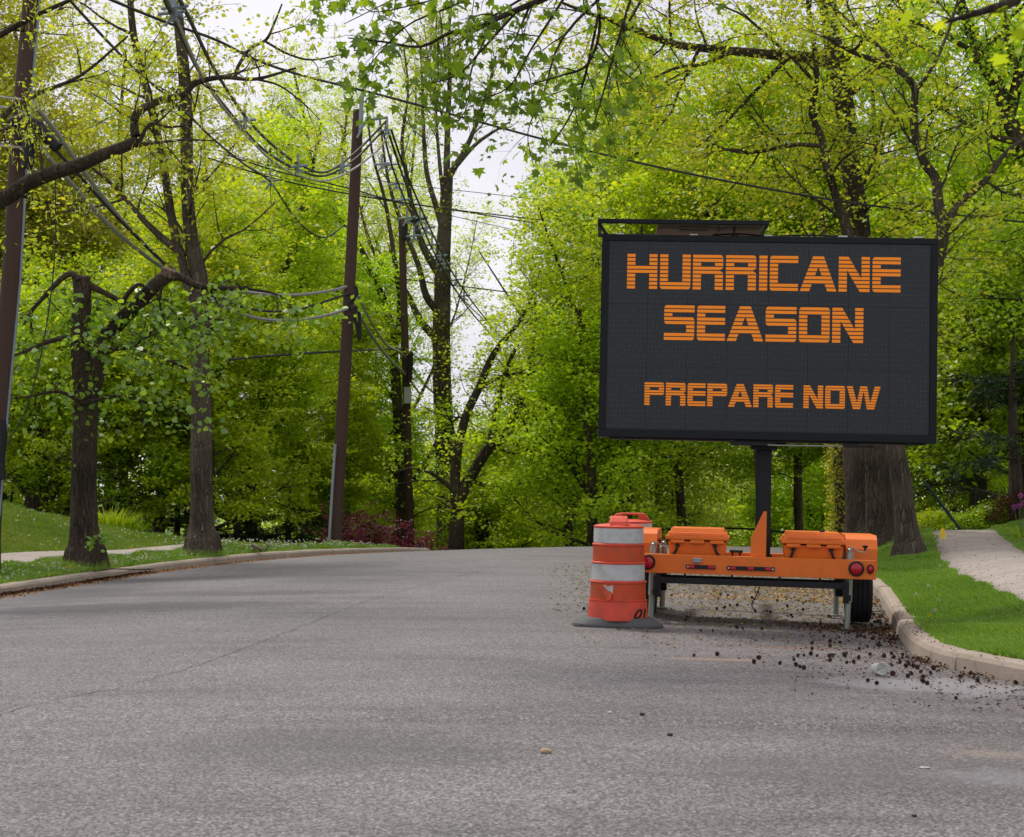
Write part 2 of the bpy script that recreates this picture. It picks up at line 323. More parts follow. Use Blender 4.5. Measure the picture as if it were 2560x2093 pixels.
def groundmat():
    t = NT('lawn_soil'); co = t.coord()
    n = t.noise(co, 0.6, 5, 0.6); f = t.noise(co, 25, 5, 0.7); f2 = t.noise(co, 140, 2)
    c = t.mix(n, (0.075, 0.15, 0.02), (0.13, 0.22, 0.035)); c = t.mix(t.ramp(f, [(0.35, 0), (0.7, 1)]), t.mix(0.5, c, (0.03, 0.06, 0.012)), c)
    c = t.mix(t.ramp(t.noise(co, 3.1, 4), [(0.62, 0), (0.75, 0.35)]), c, (0.16, 0.13, 0.05))
    t.pbr(c, 0.95, 0, t.bump(t.mix(0.5, f, f2), 0.8, 0.04)); return t.m
def roadmat():
    t = NT('worn_asphalt'); co = t.coord()
    n = t.noise(co, 0.35, 4, 0.6); streak = t.noise(t.coord((0.45, 2.4, 1), rot=(0, 0, R(-10))), 0.9, 5, 0.65)
    v = t.vor(co, 84); v2 = t.vor(co, 42); fine = t.noise(co, 180, 2, 0.8); mid = t.noise(co, 38, 4, 0.75)
    c = t.mix(n, (0.086, 0.079, 0.080), (0.172, 0.161, 0.164))
    c = t.mix(t.math('MULTIPLY', t.ramp(streak, [(0.40, 0), (0.66, 1)]), 0.28), c, (0.235, 0.226, 0.232))
    c = t.mix(t.ramp(streak, [(0.28, 0.7), (0.43, 0.0)]), c, (0.085, 0.083, 0.088))
    g = t.ramp(v.outputs['Color'], [(0.1, 0.18), (0.5, 0.48), (0.95, 0.95)])
    c = t.mix(1.0, c, g, 'OVERLAY'); c = t.mix(0.9, c, t.ramp(mid, [(0.3, 0.2), (0.7, 0.8)]), 'OVERLAY')
    # pitted coarse patches, warm tint towards the parking lane
    pit = t.math('MULTIPLY', t.ramp(v2.outputs['Distance'], [(0.16, 1), (0.34, 0)]), t.ramp(t.noise(co, 0.8, 5, 0.7), [(0.47, 0), (0.60, 1)]))
    c = t.mix(t.math('MULTIPLY', pit, 0.85), c, (0.045, 0.043, 0.042))
    sep = t.n('ShaderNodeSeparateXYZ'); t.l(co, sep.inputs[0])
    lane = t.ramp(t.math('ADD', t.math('MULTIPLY', sep.outputs[0], 0.16), t.math('MULTIPLY', n, 0.5)), [(0.2, 0), (0.85, 1)])
    c = t.mix(t.math('MULTIPLY', lane, 0.5), c, t.mix(1.0, c, (0.80, 0.70, 0.64), 'MULTIPLY'))
    def spot(cx, cy, rx, ry, nz=0.9):
        m = t.n('ShaderNodeMapping'); m.vector_type = 'POINT'; m.inputs['Location'].default_value = (-cx/rx, -cy/ry, 0); m.inputs['Scale'].default_value = (1/rx, 1/ry, 0); t.l(co, m.inputs[0])
        ln = t.n('ShaderNodeVectorMath', operation='LENGTH'); t.l(m.outputs[0], ln.inputs[0])
        return t.ramp(t.math('ADD', ln.outputs['Value'], t.math('MULTIPLY', t.math('SUBTRACT', t.noise(co, 2.6, 6, 0.75), 0.5), nz*2)), [(0.55, 1), (1.0, 0)])
    grit = t.ramp(mid, [(0.35, 1), (0.62, 0.25)])
    for cx_, cy_, rx_, ry_, k_, col_ in [(3.15, 10.9, 0.85, 0.55, 0.55, (0.34, 0.33, 0.34)), (3.3, 9.6, 0.9, 0.28, 0.75, (0.055, 0.052, 0.05)), (3.0, 8.6, 1.8, 0.45, 0.75, (0.07, 0.066, 0.064)), (2.2, 7.5, 1.9, 0.6, 0.75, (0.075, 0.07, 0.068)), (2.75, 8.05, 0.4, 0.15, 0.25, (0.30, 0.22, 0.16)),
                                     (3.1, 7.3, 1.2, 0.35, 0.2, (0.33, 0.33, 0.36)), (-4.7, 17.6, 2.6, 0.9, 0.62, (0.045, 0.045, 0.05)), (-3.6, 19.6, 2.0, 0.6, 0.5, (0.05, 0.05, 0.055)), (-6.4, 21.0, 1.2, 5.0, 0.4, (0.06, 0.06, 0.065)), (-1.0, 7.8, 1.3, 0.7, 0.8, (0.06, 0.058, 0.057)), (0.6, 9.0, 1.6, 0.9, 0.6, (0.06, 0.058, 0.057)), (-2.9, 22.0, 1.2, 0.5, 0.4, (0.08, 0.08, 0.085)),
                                     (1.7, 12.2, 0.5, 0.10, 0.5, (0.34, 0.21, 0.14)), (2.6, 13.3, 0.5, 0.15, 0.6, (0.16, 0.085, 0.055)), (2.7, 19.6, 1.8, 0.4, 0.4, (0.30, 0.17, 0.11))]:
        f_ = t.math('MULTIPLY', spot(cx_, cy_, rx_, ry_), k_)
        c = t.mix(t.math('MULTIPLY', f_, grit) if (col_[0] < 0.1 and cy_ < 12) else f_, c, col_)
    # brown stains
    st = t.ramp(t.noise(t.coord((0.6, 1.6, 1)), 1.1, 5, 0.7), [(0.60, 0), (0.70, 1)])
    c = t.mix(t.math('MULTIPLY', t.math('MULTIPLY', st, lane), 0.45), c, (0.16, 0.10, 0.07))
    pale = t.math('MULTIPLY', v.outputs['Distance'], 1.0)
    chips = t.ramp(t.vor(co, 16).outputs['Distance'], [(0.035, 1), (0.06, 0)])
    c = t.mix(t.math('MULTIPLY', chips, 0.5), c, (0.5, 0.46, 0.42))
    hgt = t.mix(0.5, t.mix(0.5, v.outputs['Distance'], mid), fine)
    t.pbr(c, 0.82, 0, t.bump(hgt, 0.55, 0.012)); return t.m
def concmat(name, a, b, joint=None):
    t = NT(name); co = t.coord(); n = t.noise(co, 1.3, 6, 0.7); f = t.noise(co, 60, 4, 0.8)
    c = t.mix(n, a, b); c = t.mix(0.4, c, t.ramp(f, [(0.3, 0.3), (0.7, 0.72)]), 'OVERLAY')
    sp = t.ramp(t.vor(co, 30).outputs['Distance'], [(0.06, 1), (0.14, 0)]); c = t.mix(t.math('MULTIPLY', sp, 0.4), c, (0.08, 0.06, 0.05))
    st = t.ramp(t.noise(co, 4.2, 4, 0.7), [(0.55, 0), (0.72, 0.6)]); c = t.mix(st, c, tuple(0.5*q for q in a))
    if joint:
        sp_ = t.n('ShaderNodeSeparateXYZ'); t.l(co, sp_.inputs[0]); c = t.mix(t.math('MULTIPLY', t.math('LESS_THAN', t.math('PINGPONG', t.math('ADD', sp_.outputs[1], t.math('MULTIPLY', sp_.outputs[0], -0.25)), joint), 0.014), 0.8), c, (0.05, 0.04, 0.035))
    t.pbr(c, 0.9, 0, t.bump(f, 0.4, 0.008)); return t.m
M['ground'] = groundmat(); M['road'] = roadmat(); M['kerb'] = concmat('kerb_concrete', (0.22, 0.175, 0.135), (0.40, 0.33, 0.27)); M['walk'] = concmat('pavement_concrete', (0.24, 0.20, 0.175), (0.38, 0.33, 0.295), 0.75)

ys = np.unique(np.concatenate([np.arange(-60, 8, 4), [8.5], RK[1:16, 0], np.arange(9.0, 12.7, 0.1), np.arange(12.7, 50, 0.4), np.arange(50, 124, 2.5), [140, 180, 250, 400, 600, 900]]))
off = np.concatenate([np.arange(0, 4, 0.25), np.arange(4, 24, 1.0), np.arange(24, 80, 6), [100, 150, 250, 400, 650, 1000]])
rows = []
for y in ys:
    l, r = Lx(y), Rx(y)
    xl = (l-0.08-off)[::-1]; xr = r+0.08+off
    zr_ = [(x, y, float(gz(x, y))-0.012) for x in xl]
    zr_ += [(l-0.03, y, float(road_z(l, y))-0.12)]
    zr_ += [(x, y, float(road_z(x, y))-0.12) for x in np.linspace(l, r, 12)]
    zr_ += [(r+0.03, y, float(road_z(r, y))-0.12)]
    zr_ += [(x, y, float(gz(x, y))-0.012) for x in xr]
    rows.append(zr_)
def grid_obj(name, rows, mat, smooth=True):
    V = np.array(rows, float); n, m = V.shape[:2]
    i = np.arange(n-1)[:, None]*m+np.arange(m-1)[None, :]
    Fc = np.stack([i, i+1, i+m+1, i+m], -1).reshape(-1)
    return np_mesh(name, V.reshape(-1, 3), Fc, 4, mat, smooth=smooth)
tag(grid_obj('ground', rows, M['ground']), kind='structure')
rr = [[(x, y, float(road_z(x, y))) for x in np.concatenate([[l-0.04], np.linspace(l, r, 60), [r+0.04]])] for y in ys[ys <= 130] for l, r in [(Lx(y), Rx(y))]]
tag(grid_obj('road', rr, M['road']), kind='structure')
# kerbs: cast blocks swept along the edge of the road
def kerb(side, y0, y1):
    K = LK if side < 0 else RK
    # arc-length resample of the edge
    yy = np.linspace(y0, y1, 900); xx = Lx(yy) if side < 0 else Rx(yy)
    k = np.ones(15)/15; xs_ = np.convolve(np.pad(xx, 7, mode='edge'), k, 'valid') if side < 0 else xx
    s = np.concatenate([[0], np.cumsum(np.hypot(np.diff(xs_), np.diff(yy)))])
    mb = MB(); a = 0.0; rng = random.Random(5 if side < 0 else 6)
    prof = [(0.0, -0.15), (0.0, 0.0), (0.018, 0.10), (0.045, 0.135), (0.09, 0.15), (0.21, 0.152), (0.21, -0.12)]
    while a < s[-1]-0.3:
        Lb = 1.85 if side > 0 else 2.4
        b = min(a+Lb*rng.uniform(0.85, 1.15), s[-1]); n = 8
        ts = np.linspace(a+0.006, b-0.006, n); px = np.interp(ts, s, xs_); py = np.interp(ts, s, yy)
        tx = np.gradient(px); ty = np.gradient(py); ln = np.hypot(tx, ty); nx, ny = (ty/ln)*side, (-tx/ln)*side
        dz = rng.uniform(-0.006, 0.008); V = []
        for i in range(n):
            z0 = float(road_z(px[i], py[i]))
            for (u, v) in prof: V.append((px[i]+nx[i]*u, py[i]+ny[i]*u, z0+v+(dz if v > 0 else 0)+rng.uniform(-0.0025, 0.0025)))
        m = len(prof); Fc = [(i*m+j, i*m+j+1, (i+1)*m+j+1, (i+1)*m+j) for i in range(n-1) for j in range(m-1)]
        Fc += [tuple(range(m)), tuple(range((n-1)*m, n*m))[::-1]]
        mb.add(V, Fc); a = b
    return tag(mb.build('kerb', M['kerb'], bevel=0.008), kind='structure')
kerb(-1, -6, 39); kerb(1, 9.15, 62)
# pavements
def walk(name, edge, o0, o1, y0, y1, lift=0.02, wid=None):
    yy = np.arange(y0, y1, 0.5); rws = []
    for y in yy:
        e = float(edge(y)); a, b = e+o0, e+o1
        if wid: a, b = wid(y)
        rws.append([(x, y, float(gz(x, y))+lift) for x in np.linspace(a, b, 6)])
    o = grid_obj(name, rws, M['walk'])
    so = o.modifiers.new('slab', 'SOLIDIFY'); so.thickness = 0.08; so.offset = -1
    return tag(o, kind='structure')
walk('pavement', Lx, -3.0, -1.75, 6, 60)
def rw(y):
    a = np.interp(y, [8, 12, 15.5, 21, 25, 29, 34, 60], [5.2, 5.2, 5.5, 6.5, 7.4, 8.45, 9.9, 20]); return a, a+1.35
walk('pavement', Rx, 0, 0, 12, 31.5, 0.03, rw)

# crack / construction joint in the asphalt
def ribbon(name, pts, wdt, mat, lift=0.004, jit=0.02, seed=1):
    rng = np.random.default_rng(seed); p = spline(pts, 14); n = len(p)
    d = np.gradient(p, axis=0)[:, :2]; d /= np.linalg.norm(d, axis=1)[:, None]; nr = np.stack([-d[:, 1], d[:, 0]], 1)
    c = p[:, :2]+nr*(rng.normal(0, jit, n))[:, None]; h = wdt*(0.35+rng.random(n)*1.0)[:, None]
    A, B = c+nr*h, c-nr*h
    V = np.zeros((n*2, 3)); V[0::2, :2] = A; V[1::2, :2] = B; V[:, 2] = road_z(V[:, 0], V[:, 1])+lift
    i = np.arange(n-1)*2; Fc = np.stack([i, i+1, i+3, i+2], -1).reshape(-1)
    return tag(np_mesh(name, V, Fc, 4, mat), kind='structure')
M['crack'] = painted('crack_tar', (0.085, 0.08, 0.08), 0.9, 0, 0.5, 20, (0.2, 0.19, 0.19))
ribbon('road_crack', [GH(*q)[:3] for q in [(-40, 1800), (120, 1755), (330, 1712), (520, 1655), (700, 1588), (850, 1528), (960, 1490), (1150, 1440), (1330, 1395)]], 0.0045, M['crack'], jit=0.018)
ribbon('road_crack', [GH(*q)[:3] for q in [(250, 1660), (420, 1655), (600, 1656), (780, 1650)]], 0.004, M['crack'], seed=3)

# ------------------------------------------------------------------ leaves, tubes, growth
TPL = {
 'leaf': np.array([(0, 0, 0), (0.45, 0.36, 0.07), (1, 0, -0.03), (0.45, -0.36, 0.07)]),
 'oval': np.array([(0, 0, 0), (0.22, 0.36, 0.08), (0.6, 0.38, 0.06), (1, 0, -0.10), (0.6, -0.38, 0.06), (0.22, -0.36, 0.08)]),
 'star': np.array([(0, 0, 0), (0.05, 0.42, -.04), (0.32, 0.26, .02), (0.55, 0.55, -.08), (0.58, 0.2, .03), (1, 0, -0.12), (0.58, -0.2, .03), (0.55, -0.55, -.08), (0.32, -0.26, .02), (0.05, -0.42, -.04)]),
 'needle': np.array([(0, 0, 0), (0.4, 0.07, 0.0), (1, 0, -0.05), (0.4, -0.07, 0.0)]),
 'catkin': np.array([(0, 0.03, 0), (0.5, 0.06, 0.02), (1, 0, 0), (0.5, -0.06, -0.02)]),
 'blade': np.array([(0, 0.05, 0), (1, 0.0, 0.25), (0, -0.05, 0)]),
}
def leaf_obj(name, pos, size, mat, tpl='leaf', rng=None, up=0.55, droop=0.25, parent=None, axis=None, vattr=None):
    n = len(pos); T = TPL[tpl]; k = len(T)
    nr = rng.normal(0, 1, (n, 3)); nr /= np.linalg.norm(nr, axis=1)[:, None]; nr[:, 2] = np.abs(nr[:, 2])*0.6+up; nr /= np.linalg.norm(nr, axis=1)[:, None]
    a = rng.normal(0, 1, (n, 3)) if axis is None else axis+rng.normal(0, 0.25, (n, 3))
    a[:, 2] = a[:, 2]*0.4-droop if axis is None else a[:, 2]
    a -= nr*(a*nr).sum(1)[:, None] if axis is None else 0; a /= (np.linalg.norm(a, axis=1)[:, None]+1e-9)
    s = np.cross(nr, a); s /= (np.linalg.norm(s, axis=1)[:, None]+1e-9)
    if axis is not None: nr = np.cross(a, s)
    sz = size*(0.93 if len(T) == 4 else 1.0)*(0.5+0.9*rng.random(n))
    V = pos[:, None, :]+sz[:, None, None]*(T[None, :, 0, None]*a[:, None, :]+T[None, :, 1, None]*s[:, None, :]+T[None, :, 2, None]*nr[:, None, :])
    Fi = np.arange(n*k)
    va = np.clip(rng.normal(0.5, 0.22, n), 0, 1) if vattr is None else vattr
    return np_mesh(name, V.reshape(-1, 3), Fi, k, mat, parent, va)
def norm(v): return v/(np.linalg.norm(v)+1e-9)
def path(p0, d, Ln, n, up, wig, rng):
    pts = [p0]; d = norm(d)
    for i in range(n):
        d = norm(d+rng.normal(0, wig, 3)+np.array([0, 0, up])); pts.append(pts[-1]+d*Ln/n)
    return np.array(pts)
def vnorm(a): return a/(np.linalg.norm(a, axis=-1, keepdims=True)+1e-9)
def grow(stems, spec, rng, g=(2.0, 1.5, 1.4)):
    """stems [(pts, radii)]; spec rows: per_m, length, angle, up, t0, flat, wig.  returns (branches, twigs)"""
    allb = [(p[None], r[None], 12 if r[0] > 0.2 else (9 if r[0] > 0.08 else 6)) for p, r in stems]; n_sp = len(spec)
    A, Rr, cur = None, None, stems
    for lv, (per_m, Ln, ang, up, t0, flat, wig) in enumerate(spec):
        pm = per_m*g[lv if n_sp == 3 else lv+1]
        if lv == 0:
            P0, TN, RD, T, AZ = [], [], [], [], []
            for pts, rad in cur:
                seg = np.linalg.norm(np.diff(pts, axis=0), axis=1); s_ = np.concatenate([[0], np.cumsum(seg)]); tot = s_[-1]
                k = max(1, int(pm*tot*(1-t0)+rng.random())); t = t0+(1-t0)*(np.arange(k)+rng.random(k))/k; d_ = t*tot
                j = np.clip(np.searchsorted(s_, d_, side='right')-1, 0, len(pts)-2); f = ((d_-s_[j])/(seg[j]+1e-9))[:, None]
                P0.append(pts[j]*(1-f)+pts[j+1]*f); TN.append(vnorm(pts[j+1]-pts[j])); RD.append(rad[j]*(1-f[:, 0])+rad[j+1]*f[:, 0]); T.append(t)
                AZ.append(rng.random()*6.28+np.arange(k)*2.4+rng.normal(0, 0.4, k))
            p0, tan, r, t, az = map(np.concatenate, (P0, TN, RD, T, AZ))
        else:
            N, m = A.shape[:2]; tot = np.linalg.norm(np.diff(A, axis=1), axis=2).sum(1)
            k = np.maximum(1, (pm*tot*(1-t0)+rng.random(N)).astype(int)); idx = np.repeat(np.arange(N), k)
            i_ = np.arange(len(idx))-np.repeat(np.concatenate([[0], np.cumsum(k)[:-1]]), k)
            t = t0+(1-t0)*(i_+rng.random(len(idx)))/k[idx]; jj = np.minimum((t*(m-1)).astype(int), m-2); f = (t*(m-1)-jj)[:, None]
            p0 = A[idx, jj]*(1-f)+A[idx, jj+1]*f; tan = vnorm(A[idx, jj+1]-A[idx, jj]); r = Rr[idx, jj]*(1-f[:, 0])+Rr[idx, jj+1]*f[:, 0]
            az = (rng.random(N)*6.28)[idx]+i_*2.4+rng.normal(0, 0.4, len(idx))
        u = vnorm(np.cross(tan, np.array([0.3, 0.2, 1.0]))); v = np.cross(tan, u); perp = u*np.cos(az)[:, None]+v*np.sin(az)[:, None]
        perp[:, 2] *= flat; n = len(p0); an = (R(ang)*(0.75+0.5*rng.random(n)))[:, None]
        d = vnorm(tan*np.cos(an)+vnorm(perp)*np.sin(an)); l_ = Ln*(0.55+0.75*rng.random(n))*(1-0.45*t*(lv == 0))
        r0 = np.minimum(r*0.62, 0.016*l_+0.004); q = 5 if lv < n_sp-1 else 3; pts = [p0]
        for _ in range(q):
            d = vnorm(d+rng.normal(0, wig, (n, 3))+np.array([0, 0, up])); pts.append(pts[-1]+d*(l_/q)[:, None])
        A = np.stack(pts, 1); Rr = r0[:, None]*np.linspace(1, 0.3, q+1)[None]
        allb.append((A, Rr, 5 if lv == 0 else (4 if lv == 1 else 3)))
    return allb, A
def sample_twigs(tw, per, spread, rng, flat=0.6, n_pts=4):
    A = tw[:, :n_pts]; n = len(A)
    idx = rng.integers(0, n, int(n*per)); t = rng.random(len(idx))**0.8*(n_pts-1-1e-3); j = t.astype(int); f = (t-j)[:, None]
    p = A[idx, j]*(1-f)+A[idx, j+1]*f
    return p+rng.normal(0, 1, p.shape)*np.array([spread, spread, spread*flat])
def tubes(A, Rd, n):
    N, k = A.shape[:2]; t = vnorm(np.gradient(A, axis=1)); steep = np.abs(t[..., 2]).mean(1) > 0.75
    ref = np.where(steep[:, None], np.array([1.0, 0, 0]), np.array([0.0, 0, 1]))[:, None, :]
    u = vnorm(np.cross(t, np.broadcast_to(ref, t.shape))); v = np.cross(t, u); a = np.arange(n)*2*np.pi/n
    V = A[:, :, None]+Rd[:, :, None, None]*(np.cos(a)[:, None]*u[:, :, None]+np.sin(a)[:, None]*v[:, :, None])
    i = np.arange(n); j = np.arange(k-1)[:, None]; Fc = np.stack([j*n+i, j*n+(i+1) % n, (j+1)*n+(i+1) % n, (j+1)*n+i], -1).reshape(-1, 4)
    return V.reshape(-1, 3), (Fc[None]+(np.arange(N)*k*n)[:, None, None]).reshape(-1, 4)
def bmesh_obj(name, br, base, mat, parent):
    Vs, Fs, o = [], [], 0
    for p, r, n in br:
        p = np.asarray(p); r = np.asarray(r)
        if p.ndim == 2: p, r = p[None], r[None]
        if n >= 9 and len(p) == 1: n = 30 if n == 12 else 16
        V, Fc = tubes(p, r, n)
        if n >= 16:      # buttressed foot and slightly uneven stem
            a_ = np.tile(np.arange(n)*2*np.pi/n, p.shape[1]); c_ = np.repeat(p[0], n, 0); h_ = np.maximum(0, V[:, 2]-base[2]); ph = base[0]*3
            k_ = 1+np.exp(-h_/0.28)*(0.16+0.20*np.cos(5*a_+ph)+0.08*np.cos(3*a_+ph*2))+0.035*np.sin(a_*7+V[:, 2]*1.3)+0.03*np.sin(V[:, 2]*2.1+a_*3+ph); V = c_+(V-c_)*k_[:, None]
        Vs.append(V); Fs.append(Fc+o); o += len(V)
    return np_mesh(name, np.vstack(Vs)-base, np.vstack(Fs).reshape(-1), 4, mat, parent, smooth=True)
def roots_flare(pts, rad):
    return pts, rad
def stempx(pl, Y, ground=False):
    """pl: (px, py, width_px[, Y])"""
    pts = []; rad = []
    for q in pl:
        yy = q[3] if len(q) > 3 else Y
        pts.append(P(q[0], q[1], yy)); rad.append(q[2]/2/F*yy)
    if ground:
        b = pts[0].copy(); gzv = float(gz(b[0], b[1]))
        if b[2] > gzv+0.05: pts.insert(0, np.array([b[0], b[1], gzv-0.1])); rad.insert(0, rad[0]*1.03)
        else: pts[0][2] = gzv-0.1
    pts = np.array(pts); rad = np.array(rad)
    m = 4; sp = spline(pts, m); ti = np.arange(len(pts))*m if len(pts) > 2 else np.array([0, len(sp)-1])
    rr_ = np.interp(np.arange(len(sp)), ti, rad); return sp, rr_
BIG = [0]
def proj(p):
    v = p-np.array([0, 0, EYE]); f = v[..., 1]*math.cos(PITCH)+v[..., 2]*math.sin(PITCH); u = -v[..., 1]*math.sin(PITCH)+v[..., 2]*math.cos(PITCH)
    return CX+F*v[..., 0]/f, CY-F*u/f
def skyline(px):       # crowns thin out above this height, leaving the open sky over the road
    return np.interp(px, [540, 620, 700, 760, 860, 930, 1000, 1080, 1160, 1270, 1290, 1330], [120, 130, 200, 330, 520, 600, 690, 800, 860, 800, 560, -900], left=-900, right=-900)
def open_sky(p, rng):
    x, y = proj(p); return ~(((y < skyline(x)+60*np.sin(x*0.05)) & (rng.random(len(p)) < 0.96)) | ((np.abs(x-1012) < 34) & (y > 560) & (p[:, 1] < 57) & (rng.random(len(p)) < 0.85)) | ((np.abs(x-1112) < 34) & (y > 560) & (p[:, 1] < 62) & (rng.random(len(p)) < 0.6)) | ((x > 1130) & (x < 1350) & (y > 680) & (y < 1180) & (p[:, 1] < 52) & (rng.random(len(p)) < 0.55)) | ((x > 855) & (x < 1070) & (y > 1250) & (p[:, 1] < 60)))
def make_tree(name, stems, spec, seed, leafm, tpl, per, size, spread, label, cat='tree', group=None, barkm='bark', flat=0.6, cap=None, g=(2.6, 1.8, 1.5), thin=True, up=0.55, droop=0.25, extra=None, crown_only_above=None, keep=None):
    rng = np.random.default_rng(seed)
    br, tw = grow(stems, spec, rng, g)
    if thin:
        nb = []
        for A_, R_, n_ in br:
            if len(A_) > 1: m_ = open_sky(A_[:, -1], rng); A_, R_ = A_[m_], R_[m_]
            if len(A_): nb.append((A_, R_, n_))
        br = nb; tw = tw[open_sky(tw[:, -1], rng)]
    if keep is not None: 
        tw = tw[np.array([bool(keep(t[-1])) for t in tw])]
    base = stems[0][0][0].copy(); base[2] = float(gz(base[0], base[1]))
    root = empty(name, base, label=label, cat=cat, group=group)
    bmesh_obj('trunk', br, base, M[barkm], root)
    pos = sample_twigs(tw, per, spread, rng, flat)
    if cap and len(pos) > cap: pos = pos[rng.permutation(len(pos))[:cap]]
    BIG[0] += len(pos)
    leaf_obj('crown', pos-base, size, L[leafm], tpl, rng, up, droop, root)
    return root, tw, base, rng
def auto_stems(x, Y, H, r0, rng, lean=0.03, forks=1, cb=0.3):
    z = float(gz(x, Y))-0.1; b = np.array([x, Y, z]); out = []
    d = np.array([rng.normal(0, lean), rng.normal(0, lean), 1.0])
    main = path(b, d, H*0.9, 9, 0.03, 0.05, rng); rad = r0*np.linspace(1, 0.22, 10); rad[0] *= 1.35
    out.append((main, rad))
    for k in range(forks):
        i = 3+k % 3; dd = np.array([math.cos(k*2.3+x), math.sin(k*2.3+x), 1.4])
        q = path(main[i], dd, H*(0.92-0.1*i)*0.62, 7, 0.09, 0.07, rng); out.append((q, rad[i]*0.7*np.linspace(1, 0.2, 8)))
    return out

# ================================================================== MESSAGE BOARD TRAILER
TD = 15.35; TX = 2.525
tr = empty('message_board_trailer', (TX, TD, float(road_z(TX, TD))), (0, R(1.35), R(-9)),
           'orange road trailer carrying a big black electronic board that reads HURRICANE SEASON PREPARE NOW', 'trailer')
O = M['orange']; K = M['black']
# rear beam: folded channel
b = MB(); prof = [(0, 0.53), (0, 0.73), (0.10, 0.73), (0.10, 0.722), (0.008, 0.722), (0.008, 0.538), (0.10, 0.538), (0.10, 0.53)]
b.prism(prof, 'x', -1.30, 1.292); rear_beam = b.build('rear_beam', O, tr, bevel=0.004)
b = MB()
for s in (-1, 1): b.box(min(s*0.86, s*0.95), max(s*0.86, s*0.95), 0.10, 2.15, 0.53, 0.68)
b.box(-0.86, 0.86, 1.0, 1.1, 0.54, 0.68); b.box(-0.86, 0.86, 2.05, 2.15, 0.54, 0.68); b.box(-0.06, 0.06, 1.1, 3.4, 0.5, 0.6)
b.build('chassis_frame', O, tr, bevel=0.004)
b = MB(); b.box(-0.93, 0.93, 0.10, 1.0, 0.682, 0.69); b.build('deck_plate', M['black'], tr)
# tail lamps
def lamp(x, z, r, oval=1.0):
    q = MB(); n = 28
    def ring(r_, y_): return [(x+r_*math.cos(a*2*math.pi/n)*oval, y_, z+r_*math.sin(a*2*math.pi/n)) for a in range(n)]
    V = ring(r*1.0, -0.001)+ring(r, -0.018)+ring(r*0.93, -0.026)+ring(r*0.80, -0.026)+ring(r*0.78, -0.010)
    Fc = [(j*n+i, j*n+(i+1) % n, (j+1)*n+(i+1) % n, (j+1)*n+i) for j in range(4) for i in range(n)]
    q.add(V, Fc); g = q.build('tail_lamp', M['blackplastic'], tr, smooth=True)
    q = MB(); V = []
    for rr_, yy in ((0.79, -0.012), (0.72, -0.024), (0.5, -0.032), (0.25, -0.036)): V += ring(r*rr_, yy)
    V.append((x, -0.037, z)); m = len(V)-1
    Fc = [(j*n+i, j*n+(i+1) % n, (j+1)*n+(i+1) % n, (j+1)*n+i) for j in range(3) for i in range(n)]+[(3*n+i, 3*n+(i+1) % n, m) for i in range(n)]
    q.add(V, Fc); q.build('lens', M['red_lens'], g, smooth=True)
lamp(1.088, 0.640, 0.081); lamp(-1.095, 0.640, 0.081); lamp(1.232, 0.640, 0.050, 0.72); lamp(-1.243, 0.640, 0.050, 0.72)
def lightbar(x0, x1, z, reds):
    q = MB(); q.box(x0, x1, -0.022, -0.001, z-0.021, z+0.021); g = q.build('light_bar', M['blackplastic'], tr, bevel=0.006)
    for a in reds:
        q = MB(); q.box(a-0.033, a+0.033, -0.034, -0.0225, z-0.015, z+0.015); q.build('lens', M['red_lens'], g, bevel=0.006)
    for a in (x0+0.018, x1-0.018): q = MB(); q.lathe([(0.009, -0.028), (0.009, -0.022)], 10, (a, 0, z), 'y'); q.build('screw', M['whiteclip'], g)
lightbar(-0.255, 0.245, 0.607, [-0.19, -0.005, 0.18]); lightbar(-0.685, -0.375, 0.607, [-0.625, -0.42])
q = MB(); q.box(-0.615, -0.525, -0.045, -0.001, 0.655, 0.70); q.lathe([(0.008, -0.05), (0.008, -0.045)], 8, (-0.6, 0, 0.69), 'y'); q.lathe([(0.008, -0.05), (0.008, -0.045)], 8, (-0.54, 0, 0.69), 'y')
q.build('plate_lamp', M['greyfg'], tr, bevel=0.006)
